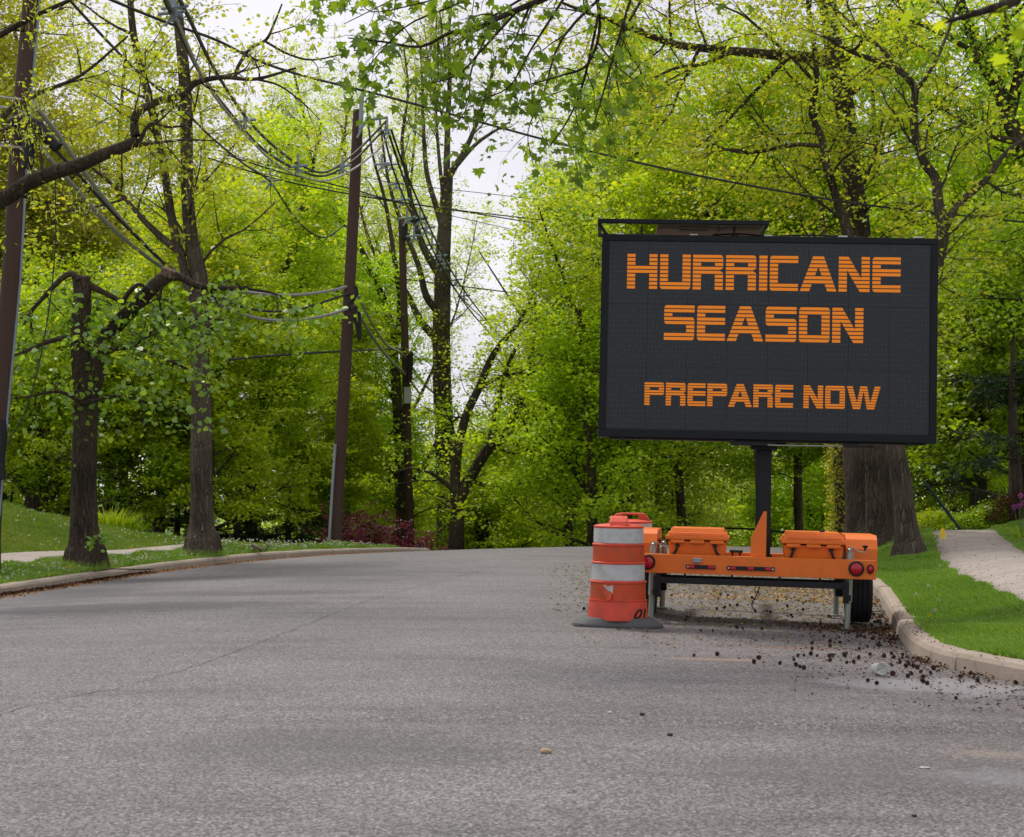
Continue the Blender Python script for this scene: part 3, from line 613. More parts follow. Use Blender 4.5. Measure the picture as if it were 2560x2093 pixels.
# battery boxes
def battery_box(cx, w2, z1, knob=None):
    g = MB(); g.frustum((cx-w2+0.045, cx+w2-0.045, 0.14, 0.72, 0.692), (cx-w2+0.025, cx+w2-0.025, 0.12, 0.74, z1-0.14)); bx = g.build('battery_box', O, tr, bevel=0.012)
    g = MB(); g.frustum((cx-w2, cx+w2, 0.085, 0.775, z1-0.125), (cx-w2, cx+w2, 0.085, 0.775, z1-0.085)); g.frustum((cx-w2+0.012, cx+w2-0.012, 0.097, 0.763, z1-0.085), (cx-w2+0.03, cx+w2-0.03, 0.12, 0.74, z1-0.045))
    g.frustum((cx-w2+0.045, cx+w2-0.045, 0.16, 0.70, z1-0.045), (cx-w2+0.06, cx+w2-0.06, 0.19, 0.67, z1)); 
    ld = g.build('lid', O, bx, bevel=0.007)
    for i in range(23):
        pass
    g = MB()
    for i in range(22):
        x = cx-w2+0.06+i*(2*w2-0.12)/21; g.box(x-0.004, x+0.004, 0.088, 0.1, z1-0.083, z1-0.052)
    g.build('lid_ribs', O, ld, bevel=0.002)
    for dx in (-0.62, 0, 0.62):
        g = MB(); g.box(cx+dx*w2-0.075, cx+dx*w2+0.075, 0.078, 0.118, z1-0.165, z1-0.128); g.build('latch', O, bx, bevel=0.008)
    for dx, s in ((-0.62, -1), (0.55, 1)):
        g = MB(); a = cx+dx*w2; pts = spline([(a, 0.112, z1-0.185), (a+0.004*s, 0.088, z1-0.21), (a+0.03*s, 0.09, z1-0.27), (a+0.09*s, 0.105, 0.70), (a+0.12*s, 0.12, 0.694)], 5)
        g.tube(pts, np.linspace(0.016, 0.011, len(pts)), 8); g.lathe([(0.022, 0.128), (0.024, 0.10), (0.018, 0.092)], 12, (a, 0, z1-0.185), 'y'); g.build('cable', M['blackplastic'], bx, smooth=True)
    if knob:
        g = MB(); g.lathe([(0.024, z1), (0.028, z1+0.006), (0.024, z1+0.02), (0.012, z1+0.024)], 14, (cx+knob, 0.3, 0)); g.build('vent_cap', M['blackplastic'], ld, smooth=True)
battery_box(-0.575, 0.340, 1.015); battery_box(0.65, 0.338, 1.005, 0.10)
# fin gusset and mast
b = MB(); b.prism([(-0.008, 0.732), (0.152, 0.732), (0.155, 1.215), (0.125, 1.215), (-0.008, 0.93)], 'y', 0.06, 0.075); b.prism([(0.075, 0.732), (0.36, 0.732), (0.075, 1.215)], 'x', 0.145, 0.155)
b.build('mast_gusset', O, tr, bevel=0.003)
b = MB(); b.box(0.04, 0.205, 0.38, 0.545, 0.69, 1.96); b.box(0.02, 0.225, 0.36, 0.565, 0.69, 0.74)
b.box(0.054, 0.058, 0.374, 0.38, 0.8, 1.9); mast = b.build('mast', K, tr, bevel=0.006)
b = MB(); b.box(-0.02, 0.26, 0.30, 0.60, 1.88, 1.94); b.box(-0.14, 0.36, 0.36, 0.56, 1.93, 1.96)
b.build('mast_head', K, tr, bevel=0.005)
# wheels and fenders
for s in (-1, 1):
    wx = s*1.185; wy = 0.95
    f = MB()
    pr = [(0.42, 0.60), (0.44, 0.83), (0.50, 0.93), (0.60, 0.975), (1.30, 0.975), (1.40, 0.93), (1.46, 0.83), (1.48, 0.60)]
    inner = [(y+(0.012 if y < 0.95 else -0.012), z-(0.012 if z > 0.6 else 0)) for y, z in pr]
    xa, xb = wx-0.165, wx+0.155
    poly = pr+inner[::-1]
    f.prism(poly, 'x', xa, xb)
    for xx in (xa-0.004, xb-0.002): f.prism([(y, z) for y, z in pr]+[(1.44, 0.60), (1.3, 0.86), (0.6, 0.86), (0.46, 0.60)], 'x', xx, xx+0.006)
    f.build('fender', O, tr, bevel=0.008)
    q = MB(); Rr = 0.352; prof = [(0.20, -0.12), (0.27, -0.138), (0.325, -0.133), (0.345, -0.118)]
    xs = np.linspace(-0.112, 0.112, 23)
    for i, x in enumerate(xs): prof.append((Rr-(0.009 if i % 5 == 3 else 0)-0.25*x*x, x))
    prof += [(0.345, 0.118), (0.325, 0.133), (0.27, 0.138), (0.20, 0.12)]
    q.lathe(prof, 48, (wx, wy, 0.352), 'x', cap=False)
    # move lathe from (h,u,v): already centred
    wh = empty('wheel'); wh.parent = tr
    q.build('tyre', M['rubber'], wh, smooth=True)
    q = MB(); q.lathe([(0.03, 0.03*s), (0.10, 0.04*s), (0.13, 0.01*s), (0.18, 0.0), (0.205, 0.085*s)], 28, (wx, wy, 0.352), 'x'); q.lathe([(0.205, -0.09), (0.19, -0.02), (0.205, 0.09)], 28, (wx, wy, 0.352), 'x', cap=False)
    q.build('rim', M['whiteclip'], wh, smooth=True)
# axle
b = MB(); b.box(-1.0, 1.0, 0.88, 0.98, 0.385, 0.455)
for s in (-1, 1): b.box(s*0.985-0.05, s*0.985+0.05, 0.86, 1.0, 0.28, 0.47)
for s in (-1, 1): b.box(s*0.95-0.03, s*0.95+0.03, 0.5, 1.4, 0.475, 0.50)
b.build('axle', K, tr, bevel=0.008)
b = MB(); b.box(-0.98, 0.98, 0.02, 0.09, 0.42, 0.485)
for s in (-1, 1): b.box(s*0.99-0.03, s*0.99+0.03, 0.02, 0.1, 0.27, 0.50); b.box(s*1.02-0.02, s*1.02+0.02, 0.0, 0.06, 0.30, 0.36)
for s in (-0.7, -0.2, 0.3, 0.72): b.lathe([(0.012, 0.468), (0.012, 0.531)], 8, (s, 0.05, 0))
b.build('under_bar', K, tr, bevel=0.006)
# jacks
def jack(x, y, foot, side, lean=0.0, zt=0.80):
    g = MB(); g.tube([(x, y, 0.28), (x+lean*0.5, y, zt)], 0.040, 16); j = g.build('jack', M['zinc'], tr, smooth=True)
    g = MB(); g.tube([(x-lean*0.3, y, foot), (x, y, 0.29)], 0.031, 16); g.build('inner_tube', M['zinc'], j, smooth=True)
    g = MB(); cx = x-lean*0.3; g.box(cx-0.066, cx+0.066, y-0.07, y+0.07, foot-0.010, foot+0.004); g.build('foot_plate', M['zinc'], j, bevel=0.003)
    g = MB(); tx = x+lean*0.5; g.lathe([(0.026, zt), (0.026, zt+0.035), (0.014, zt+0.045), (0.014, zt+0.06)], 12, (tx, y, 0)); g.tube(spline([(tx, y, zt+0.05), (tx+0.04*side, y, zt+0.05), (tx+0.07*side, y, zt+0.02), (tx+0.15*side, y, zt+0.005), (tx+0.155*side, y, zt+0.03)], 4), 0.007, 7)
    g.build('crank', M['zinc'], j, smooth=True)
    g = MB(); hx = tx+0.155*side; g.lathe([(0.010, zt+0.025), (0.013, zt+0.05), (0.028, zt+0.065), (0.03, zt+0.078), (0.01, zt+0.082)], 12, (hx, y, 0)); g.build('knob', M['blackplastic'], j, smooth=True)
jack(1.02, 0.155, 0.0, 1, 0.03); jack(-1.055, 0.155, 0.01, 1, 0.02, 0.80); jack(0.99, 1.55, 0.02, -1, 0.01, 0.76); jack(-1.02, 1.75, 0.02, 1, 0.01, 0.76)
# dangling wiring lead and chains
b = MB(); b.tube(spline([(0.09, 0.12, 0.41), (0.075, 0.10, 0.36), (0.05, 0.08, 0.30), (0.02, 0.08, 0.245), (0.015, 0.08, 0.205), (0.045, 0.08, 0.165)], 5), 0.0065, 7); b.tube([(0.045, 0.08, 0.165), (0.062, 0.08, 0.14)], 0.013, 8); b.tube(spline([(0.05, 0.1, 0.42), (0.045, 0.09, 0.37), (0.09, 0.09, 0.34), (0.07, 0.09, 0.29), (0.045, 0.09, 0.27)], 4), 0.005, 6)
b.build('wiring_lead', M['blackplastic'], tr, smooth=True)
b = MB(); b.box(0.86, 0.99, 2.15, 2.3, 0.68, 0.95); b.build('tongue_winch', K, tr, bevel=0.01)
for x, y in ((1.02, 0.5), (1.0, 0.62), (-1.02, 0.45)): b = MB(); b.lathe([(0.022, 0.70), (0.022, 0.79), (0.012, 0.80), (0.012, 0.83)], 10, (x*0.96, y, 0)); b.build('hydraulic_fitting', M['zinc'], tr, smooth=True)
b = MB(); b.box(-0.23, -0.09, 0.2, 0.35, 0.76, 0.785); b.box(-0.21, -0.19, 0.22, 0.24, 0.69, 0.76); b.box(-0.13, -0.11, 0.22, 0.24, 0.69, 0.76); b.build('control_bracket', M['blackplastic'], tr, bevel=0.004)
# the board
BW, BH, BCX, BZ0, BY = 3.60, 2.200, 0.105, 1.980, 0.12
bx0, bx1, bz1 = BCX-BW/2, BCX+BW/2, BZ0+BH
b = MB(); b.box(bx0, bx1, BY+0.03, BY+0.32, BZ0, bz1); board = b.build('message_board', M['cabinet'], tr, bevel=0.006)
fw = 0.078
b = MB()
b.box(bx0, bx1, BY, BY+0.03, BZ0, BZ0+0.088); b.box(bx0, bx1, BY, BY+0.03, bz1-0.068, bz1)
b.box(bx0, bx0+fw, BY, BY+0.03, BZ0+0.088, bz1-0.068); b.box(bx1-fw, bx1, BY, BY+0.03, BZ0+0.088, bz1-0.068)
b.build('bezel', M['cabinet'], board, bevel=0.005)
fx0, fx1, fz0, fz1 = bx0+fw, bx1-fw, BZ0+0.088, bz1-0.068
b = MB(); nc = 8; cw = (fx1-fx0)/nc; rows3 = [fz0, fz0+(fz1-fz0)/3, fz0+2*(fz1-fz0)/3, fz1]
for i in range(nc):
    for j in range(3): b.box(fx0+i*cw+0.0012, fx0+(i+1)*cw-0.0012, BY+0.018, BY+0.03, rows3[j]+0.001, rows3[j+1]-0.001)
b.build('display_panel', M['face'], board)
# stencil-striped letters
def iv(g, v, W):
    s = 0.225; r = 0.11
    k = min(int(v*9), 8)
    def ins(a, b):      # inset for rounded corner: distance d from edge
        d = a if a < b else b
        return 0
    top = r-math.sqrt(max(0, r*r-(r-v)**2)) if v < r else 0
    bot = r-math.sqrt(max(0, r*r-(v-(1-r))**2)) if v > 1-r else 0
    midb = r-math.sqrt(max(0, r*r-(v-(5/9-r))**2)) if (5/9-r) < v < 5/9 else 0
    midt = r-math.sqrt(max(0, r*r-((3/9+r)-v)**2)) if 3/9 < v < 3/9+r else 0
    if g == 'I': return [(0, s)]
    if g == 'H': return [(0, W)] if k in (3, 4) else [(0, s), (W-s, W)]
    if g == 'U': return [(bot, W-bot)] if k > 6 else [(0, s), (W-s, W)]
    if g == 'O': return [(top+bot, W-top-bot)] if (k < 2 or k > 6) else [(0, s), (W-s, W)]
    if g == 'C': return [(top+bot, W)] if (k < 2 or k > 6) else [(0, s)]
    if g == 'E':
        if k < 2 or k > 6: return [(top+bot, W)]
        return [(0, W)] if k in (3, 4) else [(0, s)]
    if g == 'S':
        if k < 2: return [(top, W)]
        if k == 2: return [(0, s)]
        if k in (3, 4): return [(midb, W-midt)]
        if k > 6: return [(0, W-bot)]
        return [(W-s, W)]
    if g == 'R':
        if k < 2: return [(0, W-top)]
        if k == 2: return [(0, s), (W-s, W)]
        if k == 3: return [(0, W-0.13*max(0.0, (v*9-3.2)/0.8)**2)]
        if k == 4: return [(0, W-0.13*max(0.0, (4.8-v*9)/0.8)**2)]
        return [(0, s), (W-s, W)]
    if g == 'P':
        if k < 2: return [(0, W-top)]
        if k == 2: return [(0, s), (W-s, W)]
        if k in (3, 4): return [(0, W-midb)]
        return [(0, s)]
    if g == 'N':
        c = v*(W-s*1.15); d = [(0, s), (c, c+s*1.15), (W-s, W)]
        if v < 1/9: d = [(0, c+s*1.15), (W-s, W)]
    elif g == 'A':
        h = 0.5*W; o = (h-0.14*W)*(1-v); si = s*1.12
        d = [(o, W-o)] if k < 2 or k in (5, 6) else [(o, o+si), (W-o-si, W-o)]
    elif g == 'W':
        q = 0.19*W; c = 0.5*W; st = s*1.08
        a1 = q*v; a2 = c-0.06*W-(c-0.06*W-q-st*0.3)*v
        a2 = 0.36*W-(0.17*W)*v
        d = [(a1, a1+st), (0.40*W-0.13*W*v+0.0, 0.40*W-0.13*W*v+st*0.75), (0.60*W+0.13*W*v-st*0.75, 0.60*W+0.13*W*v), (W-a1-st, W-a1)]
    d.sort(); o_ = [list(d[0])]
    for a, b_ in d[1:]:
        if a <= o_[-1][1]+0.004: o_[-1][1] = max(o_[-1][1], b_)
        else: o_.append([a, b_])
    return [tuple(x) for x in o_]
def text_line(items, v0, v1, shift):
    mb = MB(); Hh = (v1-v0)*(fz1-fz0); zt = fz1-v0*(fz1-fz0)
    for g, xa, xb in items:
        X0 = fx0+(xa-shift)/1903*(fx1-fx0); X1 = fx0+(xb-shift)/1903*(fx1-fx0); W = (X1-X0)/Hh
        for k in range(9):
            va, vb = k/9+0.014, (k+1)/9-0.016
            sub = np.linspace(va, vb, 6); lst = [iv(g, q, W) for q in sub]
            for i in range(5):
                A, B = lst[i], lst[i+1]
                if len(A) != len(B): B = A
                za, zb = zt-sub[i]*Hh, zt-sub[i+1]*Hh
                for (a0, a1), (b0, b1) in zip(A, B):
                    y0_ = BY+0.0155
                    mb.add([(X0+a0*Hh, y0_, za), (X0+a1*Hh, y0_, za), (X0+b1*Hh, y0_, zb), (X0+b0*Hh, y0_, zb)], [(0, 1, 2, 3)])
    mb.build('message_line', M['amber'], board)
text_line([('H', 212, 392), ('U', 408, 590), ('R', 604, 783), ('R', 800, 979), ('I', 997, 1044), ('C', 1060, 1227), ('A', 1237, 1455), ('N', 1466, 1648), ('E', 1664, 1829)], 0.0665, 0.257, 101)
text_line([('S', 430, 610), ('E', 626, 792), ('A', 802, 1020), ('S', 1032, 1213), ('O', 1229, 1409), ('N', 1424, 1606)], 0.337, 0.527, 93)
text_line([('P', 312, 428), ('R', 439, 556), ('E', 568, 674), ('P', 685, 802), ('A', 808, 950), ('R', 957, 1072), ('E', 1085, 1191)], 0.750, 0.873, 84)
text_line([('N', 1252, 1367), ('O', 1379, 1495), ('W', 1505, 1703)], 0.750, 0.873, 84)
# clips, hinges, rods
for i in range(5):
    q = MB(); x = bx0+0.19+i*(BW-0.40)/4; q.box(x-0.045, x+0.045, BY+0.002, BY+0.08, bz1+0.001, bz1+0.016); q.build('roof_clip', M['whiteclip'], board, bevel=0.004)
b = MB(); b.box(bx0+0.12, bx1-0.10, BY+0.05, BY+0.28, BZ0-0.02, BZ0-0.002); b.box(bx0+1.45, bx0+1.9, BY+0.03, BY+0.3, BZ0-0.06, BZ0-0.02)
for x in (bx0+0.27, bx0+1.45, bx0+2.5, bx1-0.28): b.box(x-0.03, x+0.03, BY+0.02, BY+0.06, BZ0-0.03, BZ0-0.002)
b.build('underside_rail', K, board, bevel=0.003)
b = MB(); b.tube([(BCX+0.02, BY+0.03, BZ0-0.055), (BCX+0.83, BY+0.03, BZ0-0.05)], 0.008, 8); b.build('stay_rod', M['zinc'], board)
b = MB(); b.tube([(BCX+0.83, BY+0.03, BZ0-0.05), (BCX+1.15, BY+0.03, BZ0-0.047)], 0.013, 8); b.box(BCX+0.82, BCX+0.98, BY+0.01, BY+0.05, BZ0-0.052, BZ0-0.02); b.build('stay_damper', K, board)
# solar array
sz = bz1+0.105
b = MB(); b.box(bx0-0.05, bx0+1.79, BY-0.10, BY-0.055, sz, sz+0.048); b.box(bx0-0.05, bx0+1.79, BY+0.78, BY+0.82, sz, sz+0.04); b.box(bx0-0.05, bx0-0.01, BY-0.055, BY+0.78, sz, sz+0.04); b.box(bx0+1.75, bx0+1.79, BY-0.055, BY+0.78, sz, sz+0.04)
sp = b.build('solar_array', M['cabinet'], tr, bevel=0.004)
b = MB(); b.box(bx0+0.60, bx0+1.74, BY-0.054, BY+0.78, sz+0.006, sz+0.016); b.build('panel_backing', M['solar_back'], sp)
b = MB(); b.box(bx0+0.85, bx0+1.15, BY+0.1, BY+0.3, sz-0.014, sz+0.004); b.box(bx0+1.27, bx0+1.30, BY-0.05, BY+0.7, sz-0.012, sz+0.004); b.build('junction_box', M['solar_back'], sp, bevel=0.003)
for x in (bx0+0.43, bx0+1.43): b = MB(); b.box(x-0.012, x+0.012, BY+0.05, BY+0.10, bz1, sz+0.002); b.box(x-0.04, x+0.04, BY+0.05, BY+0.12, bz1+0.002, bz1+0.02); b.build('panel_bracket', K, sp)
b = MB(); b.tube([(bx0-0.03, BY-0.03, sz), (bx0+0.05, BY+0.03, bz1)], 0.018, 6); b.build('strut', K, sp)
b = MB(); b.tube(spline([(bx0+1.2, BY+0.08, bz1+0.02), (bx0+1.5, BY+0.08, bz1+0.035), (bx0+1.8, BY+0.08, bz1+0.012), (bx0+2.2, BY+0.08, bz1+0.03), (bx0+2.8, BY+0.08, bz1+0.012)], 5), 0.010, 6)
b.build('panel_cable', K, sp)
# the board stands turned a little on its mast
def turn(o, a=R(5.5), cx=0.1225, cy=0.4625):
    me = o.data; n = len(me.vertices); v = np.empty(n*3); me.vertices.foreach_get('co', v); v = v.reshape(-1, 3)
    x, y = v[:, 0]-cx, v[:, 1]-cy; v[:, 0] = cx+x*math.cos(a)-y*math.sin(a); v[:, 1] = cy+x*math.sin(a)+y*math.cos(a)
    me.vertices.foreach_set('co', v.ravel()); me.update()
for o in [board, sp]+list(board.children)+list(sp.children): turn(o)

# ================================================================== TRAFFIC DRUMS
def drum(x, y, rot, label, tilt=0.0):
    z = float(road_z(x, y))
    d = empty('traffic_drum', (x, y, z), (0, R(tilt), R(rot)), label, 'traffic drum', 'traffic drums beside the trailer')
    q = MB(); ang_ = np.arange(48)*2*np.pi/48; c_, s_ = np.cos(ang_), np.sin(ang_)
    def ring(w_, h_, z_): return [(w_*np.sign(a)*abs(a)**0.5, h_*np.sign(b_)*abs(b_)**0.5, z_) for a, b_ in zip(c_, s_)]
    V = ring(0.40, 0.25, 0.0)+ring(0.462, 0.305, 0.0)+ring(0.468, 0.31, 0.012)+ring(0.462, 0.305, 0.036)+ring(0.44, 0.295, 0.046)+ring(0.365, 0.285, 0.088)+ring(0.33, 0.27, 0.10)+ring(0.2, 0.2, 0.10)
    q.add(V, [(k*48+i, k*48+(i+1) % 48, (k+1)*48+(i+1) % 48, (k+1)*48+i) for k in range(7) for i in range(48)]); q.build('rubber_base', M['drum_base'], d, smooth=True)
    q = MB(); q.lathe([(0.312, 0.075), (0.312, 0.10), (0.302, 0.27), (0.300, 0.272), (0.306, 0.285), (0.288, 0.283), (0.282, 0.47), (0.296, 0.472), (0.298, 0.485), (0.284, 0.492), (0.274, 0.49), (0.270, 0.67), (0.272, 0.675), (0.284, 0.68), (0.284, 0.69), (0.266, 0.70), (0.262, 0.865), (0.274, 0.87), (0.275, 0.885), (0.262, 0.892), (0.256, 0.89), (0.254, 1.06), (0.262, 1.066), (0.262, 1.078), (0.235, 1.09), (0.12, 1.105), (0.001, 1.107)], 64, cap=False)
    body = q.build('body', M['drum_red'], d, smooth=True)
    for nm, r0, z0, r1, z1, m in (('white_band', 0.2705, 0.497, 0.2665, 0.672, 'w'), ('white_band', 0.2545, 0.897, 0.2530, 1.056, 'w'), ('orange_band', 0.2835, 0.296, 0.279, 0.466, 'o'), ('orange_band', 0.2635, 0.704, 0.2600, 0.864, 'o')):
        q = MB(); q.lathe([(r0+0.003, z0), (r0+0.006, z0+0.001), (r1+0.0055, z1-0.001), (r1+0.002, z1)], 64, cap=False); q.build(nm, M['drum_white'] if m == 'w' else M['drum_orange'], d, smooth=True)
    # handle: two broad lugs joined by a bar
    q = MB(); h = 1.095
    for s in (-1, 1):
        pr = [(s*0.235, h-0.01), (s*0.215, h+0.035), (s*0.165, h+0.085), (s*0.09, h+0.092), (s*0.085, h+0.062), (s*0.10, h+0.04), (s*0.10, h-0.01)]
        q.prism(pr, 'x', -0.092, 0.092)
    q.prism([(-0.10, h+0.092), (0.10, h+0.092), (0.10, h+0.064), (-0.10, h+0.064)], 'x', -0.045, 0.045)
    q.build('handle', M['drum_red'], d, bevel=0.014, seg=3)
    d.scale = (1, 1, 0.955)
    return d
d1 = drum(1.095, 15.02, -4, 'orange and white traffic drum nearest the camera, its lower orange sheeting torn', 0.9)
# torn sheeting and black scrawl on the front drum (surface sheets following the curve)
def patch(parent, name, mat, poly, rfun, z_off=0, lift=0.004):
    q = MB(); V = []
    for (xx, zz) in poly:
        r = rfun(zz)+lift; V.append((xx, -math.sqrt(max(0.001, r*r-xx*xx)), zz))
    q.add(V, [tuple(range(len(V)))]); return q.build(name, mat, parent)
rf_o = lambda z: 0.2835+0.006-(z-0.296)*0.03
patch(d1, 'torn_patch', M['drum_white'], [(-0.155, 0.452), (-0.05, 0.450), (-0.052, 0.36), (-0.075, 0.385), (-0.10, 0.39)], rf_o)
q = MB(); q.add([(-0.155, -0.250, 0.452), (-0.10, -0.281, 0.385), (-0.062, -0.300, 0.372), (-0.075, -0.320, 0.300), (-0.11, -0.300, 0.292), (-0.135, -0.292, 0.355)], [(0, 1, 5), (1, 2, 3), (1, 3, 4), (1, 4, 5)])
fl = q.build('torn_flap', M['drum_orange'], d1); so = fl.modifiers.new('t', 'SOLIDIFY'); so.thickness = 0.003
rf_b = lambda z: 0.3125-(z-0.10)*0.059
def scrawl(pts, wd):
    q = MB(); sp_ = spline(pts, 6); V = []; n = len(sp_)
    for i, p in enumerate(sp_):
        t = sp_[min(i+1, n-1)]-sp_[max(i-1, 0)]; t = t/(np.linalg.norm(t)+1e-9); nrm = np.array([-t[1], t[0]])
        for s in (-1, 1):
            a = p[:2]+nrm*s*wd/2; r = rf_b(a[1])+0.003; a0 = max(-r*0.97, min(r*0.97, a[0])); V.append((a0, -math.sqrt(r*r-a0*a0), a[1]))
    q.add(V, [(2*i, 2*i+1, 2*i+3, 2*i+2) for i in range(n-1)]); return q
def P2(*l): return [(a, b_, 0) for a, b_ in l]
q1 = scrawl(P2((0.175, 0.085), (0.178, 0.13), (0.20, 0.175), (0.235, 0.19), (0.243, 0.16), (0.225, 0.12), (0.19, 0.105)), 0.02); q2 = scrawl(P2((0.272, 0.10), (0.275, 0.14), (0.282, 0.20)), 0.014)
q1.add(q2.v, [tuple(f) for f in q2.f]); q1.build('marker_scrawl', M['marker'], d1)
drum(1.42, 17.3, 86, 'second orange traffic drum mostly hidden behind the front one, its lid handle turned sideways')

# ================================================================== UTILITY POLES
def pole(name, pts, Y, label, extras=None, group='wooden utility poles'):
    st, rad = stempx(pts, Y, True); base = st[0].copy(); base[2] = float(gz(base[0], base[1]))
    r = empty(name, base, label=label, cat='utility pole', group=group)
    q = MB(); q.tube([p-base for p in st], rad, 20); q.build('post', M['pole'], r, smooth=True)
    return r, base
def rel(pts, Y, base): return [P(*(q if len(q) == 3 else (q[0], q[1], Y)))-base for q in pts]
pa, ba = pole('utility_pole', [(-22, 1290, 50), (0, 1000, 49), (28, 700, 48), (46, 400, 46), (66, 150, 44), (80, 0, 44), (106, -320, 42)], 24, 'tall brown utility pole at the left edge hung with cables and black closures')
q = MB(); q.tube(rel([(-2, 1290), (22, 1000), (51, 700), (67, 400), (86, 150), (100, 0), (126, -320)], 23.95, ba), 0.022, 6); q.build('riser_conduit', M['spacer'], pa)
for pl in ([(28, 310), (60, 300), (100, 318)], [(62, 325), (70, 350), (72, 390), (66, 420)], [(95, 312), (120, 345), (145, 370)]):
    q = MB(); q.tube(spline(rel(pl, 23.7, ba), 3), 0.10, 10); q.build('cable_closure', M['blackplastic'], pa, smooth=True)
q = MB(); q.tube(rel([(-40, 235), (20, 245), (90, 252)], 23.8, ba), 0.018, 6); q.tube(rel([(-30, 272), (30, 268), (60, 250)], 23.8, ba), 0.014, 6); q.tube(rel([(-40, 300), (20, 312), (100, 318)], 23.8, ba), 0.014, 6); q.tube(rel([(20, 330), (60, 280), (85, 268)], 23.8, ba), 0.010, 6); q.tube(rel([(-40, 362), (20, 366), (75, 372)], 23.8, ba), 0.02, 6)
q.tube(rel([(-40, 258), (40, 272), (90, 300)], 23.8, ba), 0.010, 6); q.build('tie_wires', M['wiregrey'], pa)
q = MB(); q.tube(spline(rel([(4, 1050), (8, 1090), (2, 1150), (6, 1200), (-4, 1120)], 23.7, ba), 5), 0.07, 8); q.build('coiled_cable', M['blackplastic'], pa, smooth=True)
pb, bb = pole('utility_pole', [(838, 1356, 32), (846, 1200, 31), (864, 900, 30), (880, 600, 28.5), (892, 360, 27.5), (896, 276, 27)], 41, 'leaning brown utility pole with thin grey extension on top, left verge')
q = MB(); q.tube(rel([(901, 330), (903, 270), (914, 172)], 40.8, bb), [0.06, 0.06, 0.045], 10); q.build('pole_extension', M['greyfg'], pb, smooth=True)
q = MB(); q.tube(rel([(900, 322), (920, 300), (968, 294)], 40.7, bb), 0.045, 8); q.tube(rel([(893, 345), (920, 290)], 40.7, bb), 0.035, 8); q.tube(rel([(968, 292), (970, 330)], 40.7, bb), 0.025, 8); q.build('bracket_arm', M['greyfg'], pb, smooth=True); q = MB(); q.tube(rel([(911, 170), (922, 172)], 40.8, bb), 0.06, 8); q.build('wire_cap', M['blackplastic'], pb, smooth=True)
q = MB(); q.tube(rel([(823, 1350), (832, 1200), (838, 1110)], 40.75, bb), 0.04, 8); q.build('ground_conduit', M['greyfg'], pb, smooth=True)
q = MB(); q.tube(spline(rel([(890, 765), (886, 790), (892, 815), (898, 850), (900, 820), (897, 780)], 40.6, bb), 4), 0.05, 8); q.build('cable_coil', M['blackplastic'], pb, smooth=True); q = MB(); q.tube(spline(rel([(888, 715), (892, 730), (886, 745), (872, 762), (880, 775)], 40.6, bb), 4), 0.05, 8); q.build('cable_closure', M['blackplastic'], pb, smooth=True)
pc, bc = pole('utility_pole', [(1026, 1368, 21), (1020, 1150, 20), (1014, 900, 19), (1008, 700, 18), (1004, 545, 17)], 56, 'dark utility pole with a white metal box, rising in front of the dense trees')
q = MB(); c0 = P(1019, 989, 55.7)-bc; q.box(c0[0]-0.14, c0[0]+0.14, c0[1]-0.12, c0[1]+0.05, c0[2]-0.32, c0[2]+0.32); q.build('metal_box', M['boxgrey'], pc, bevel=0.02)
q = MB(); q.tube(rel([(1005, 560), (1030, 552), (1062, 545)], 55.6, bc), 0.07, 8); q.build('bracket_arm', M['blackplastic'], pc, smooth=True); q = MB(); q.tube(rel([(1026, 880), (1024, 925), (1022, 955)], 55.6, bc), 0.12, 10); q.build('cable_closure', M['blackplastic'], pc, smooth=True); q = MB(); q.tube(rel([(1012, 560), (1010, 600)], 55.6, bc), 0.12, 10); q.build('cable_closure', M['blackplastic'], pc, smooth=True)
pd_, bd = pole('utility_pole', [(1294, 1375, 11), (1290, 1100, 11), (1292, 960, 10)], 92, 'distant thin utility pole glimpsed between the leaning limbs')
pe, be = pole('utility_pole', [(1396, 1380, 17), (1394, 1180, 16), (1396, 1000, 14)], 84, 'pale distant utility pole with a crossarm behind the gnarled limb')
q = MB(); q.tube(rel([(1335, 1006), (1400, 1010)], 83.6, be), 0.09, 6); q.build('crossarm', M['pole'], pe)

# ================================================================== CABLES
def cable(name, strands, label, spacers=None, mat='wire', group='overhead cables'):
    """strands: list of (px list (x,y,Y), radius)"""
    first = P(*strands[0][0][0]); r = empty(name, first, label=label, cat='cable', group=group)
    for pl, rad, m in strands:
        q = MB(); q.tube(spline([P(*a)-first for a in pl], 8), rad, 6); q.build('strand', M[m], r, smooth=True)
    for (a, sc) in (spacers or []):
        c = P(*a)-first; q = MB(); h = sc
        h = h*0.95; q.tube([c+np.array([0, 0, h*1.3]), c+np.array([0, 0, h*0.2]), c+np.array([0.02, 0, -h*0.7])], 0.034*sc/0.25, 6)
        q.tube([c+np.array([-h, 0, -h*0.1]), c, c+np.array([h, 0, h*0.12])], 0.034*sc/0.25, 6)
        q.tube([c+np.array([-h*0.5, 0.05, -h*0.9]), c+np.array([0, 0, -h*0.3]), c+np.array([h*0.6, 0, -h*0.7])], 0.028*sc/0.25, 6); q.build('spacer', M['spacer'], r, smooth=True)
    return r
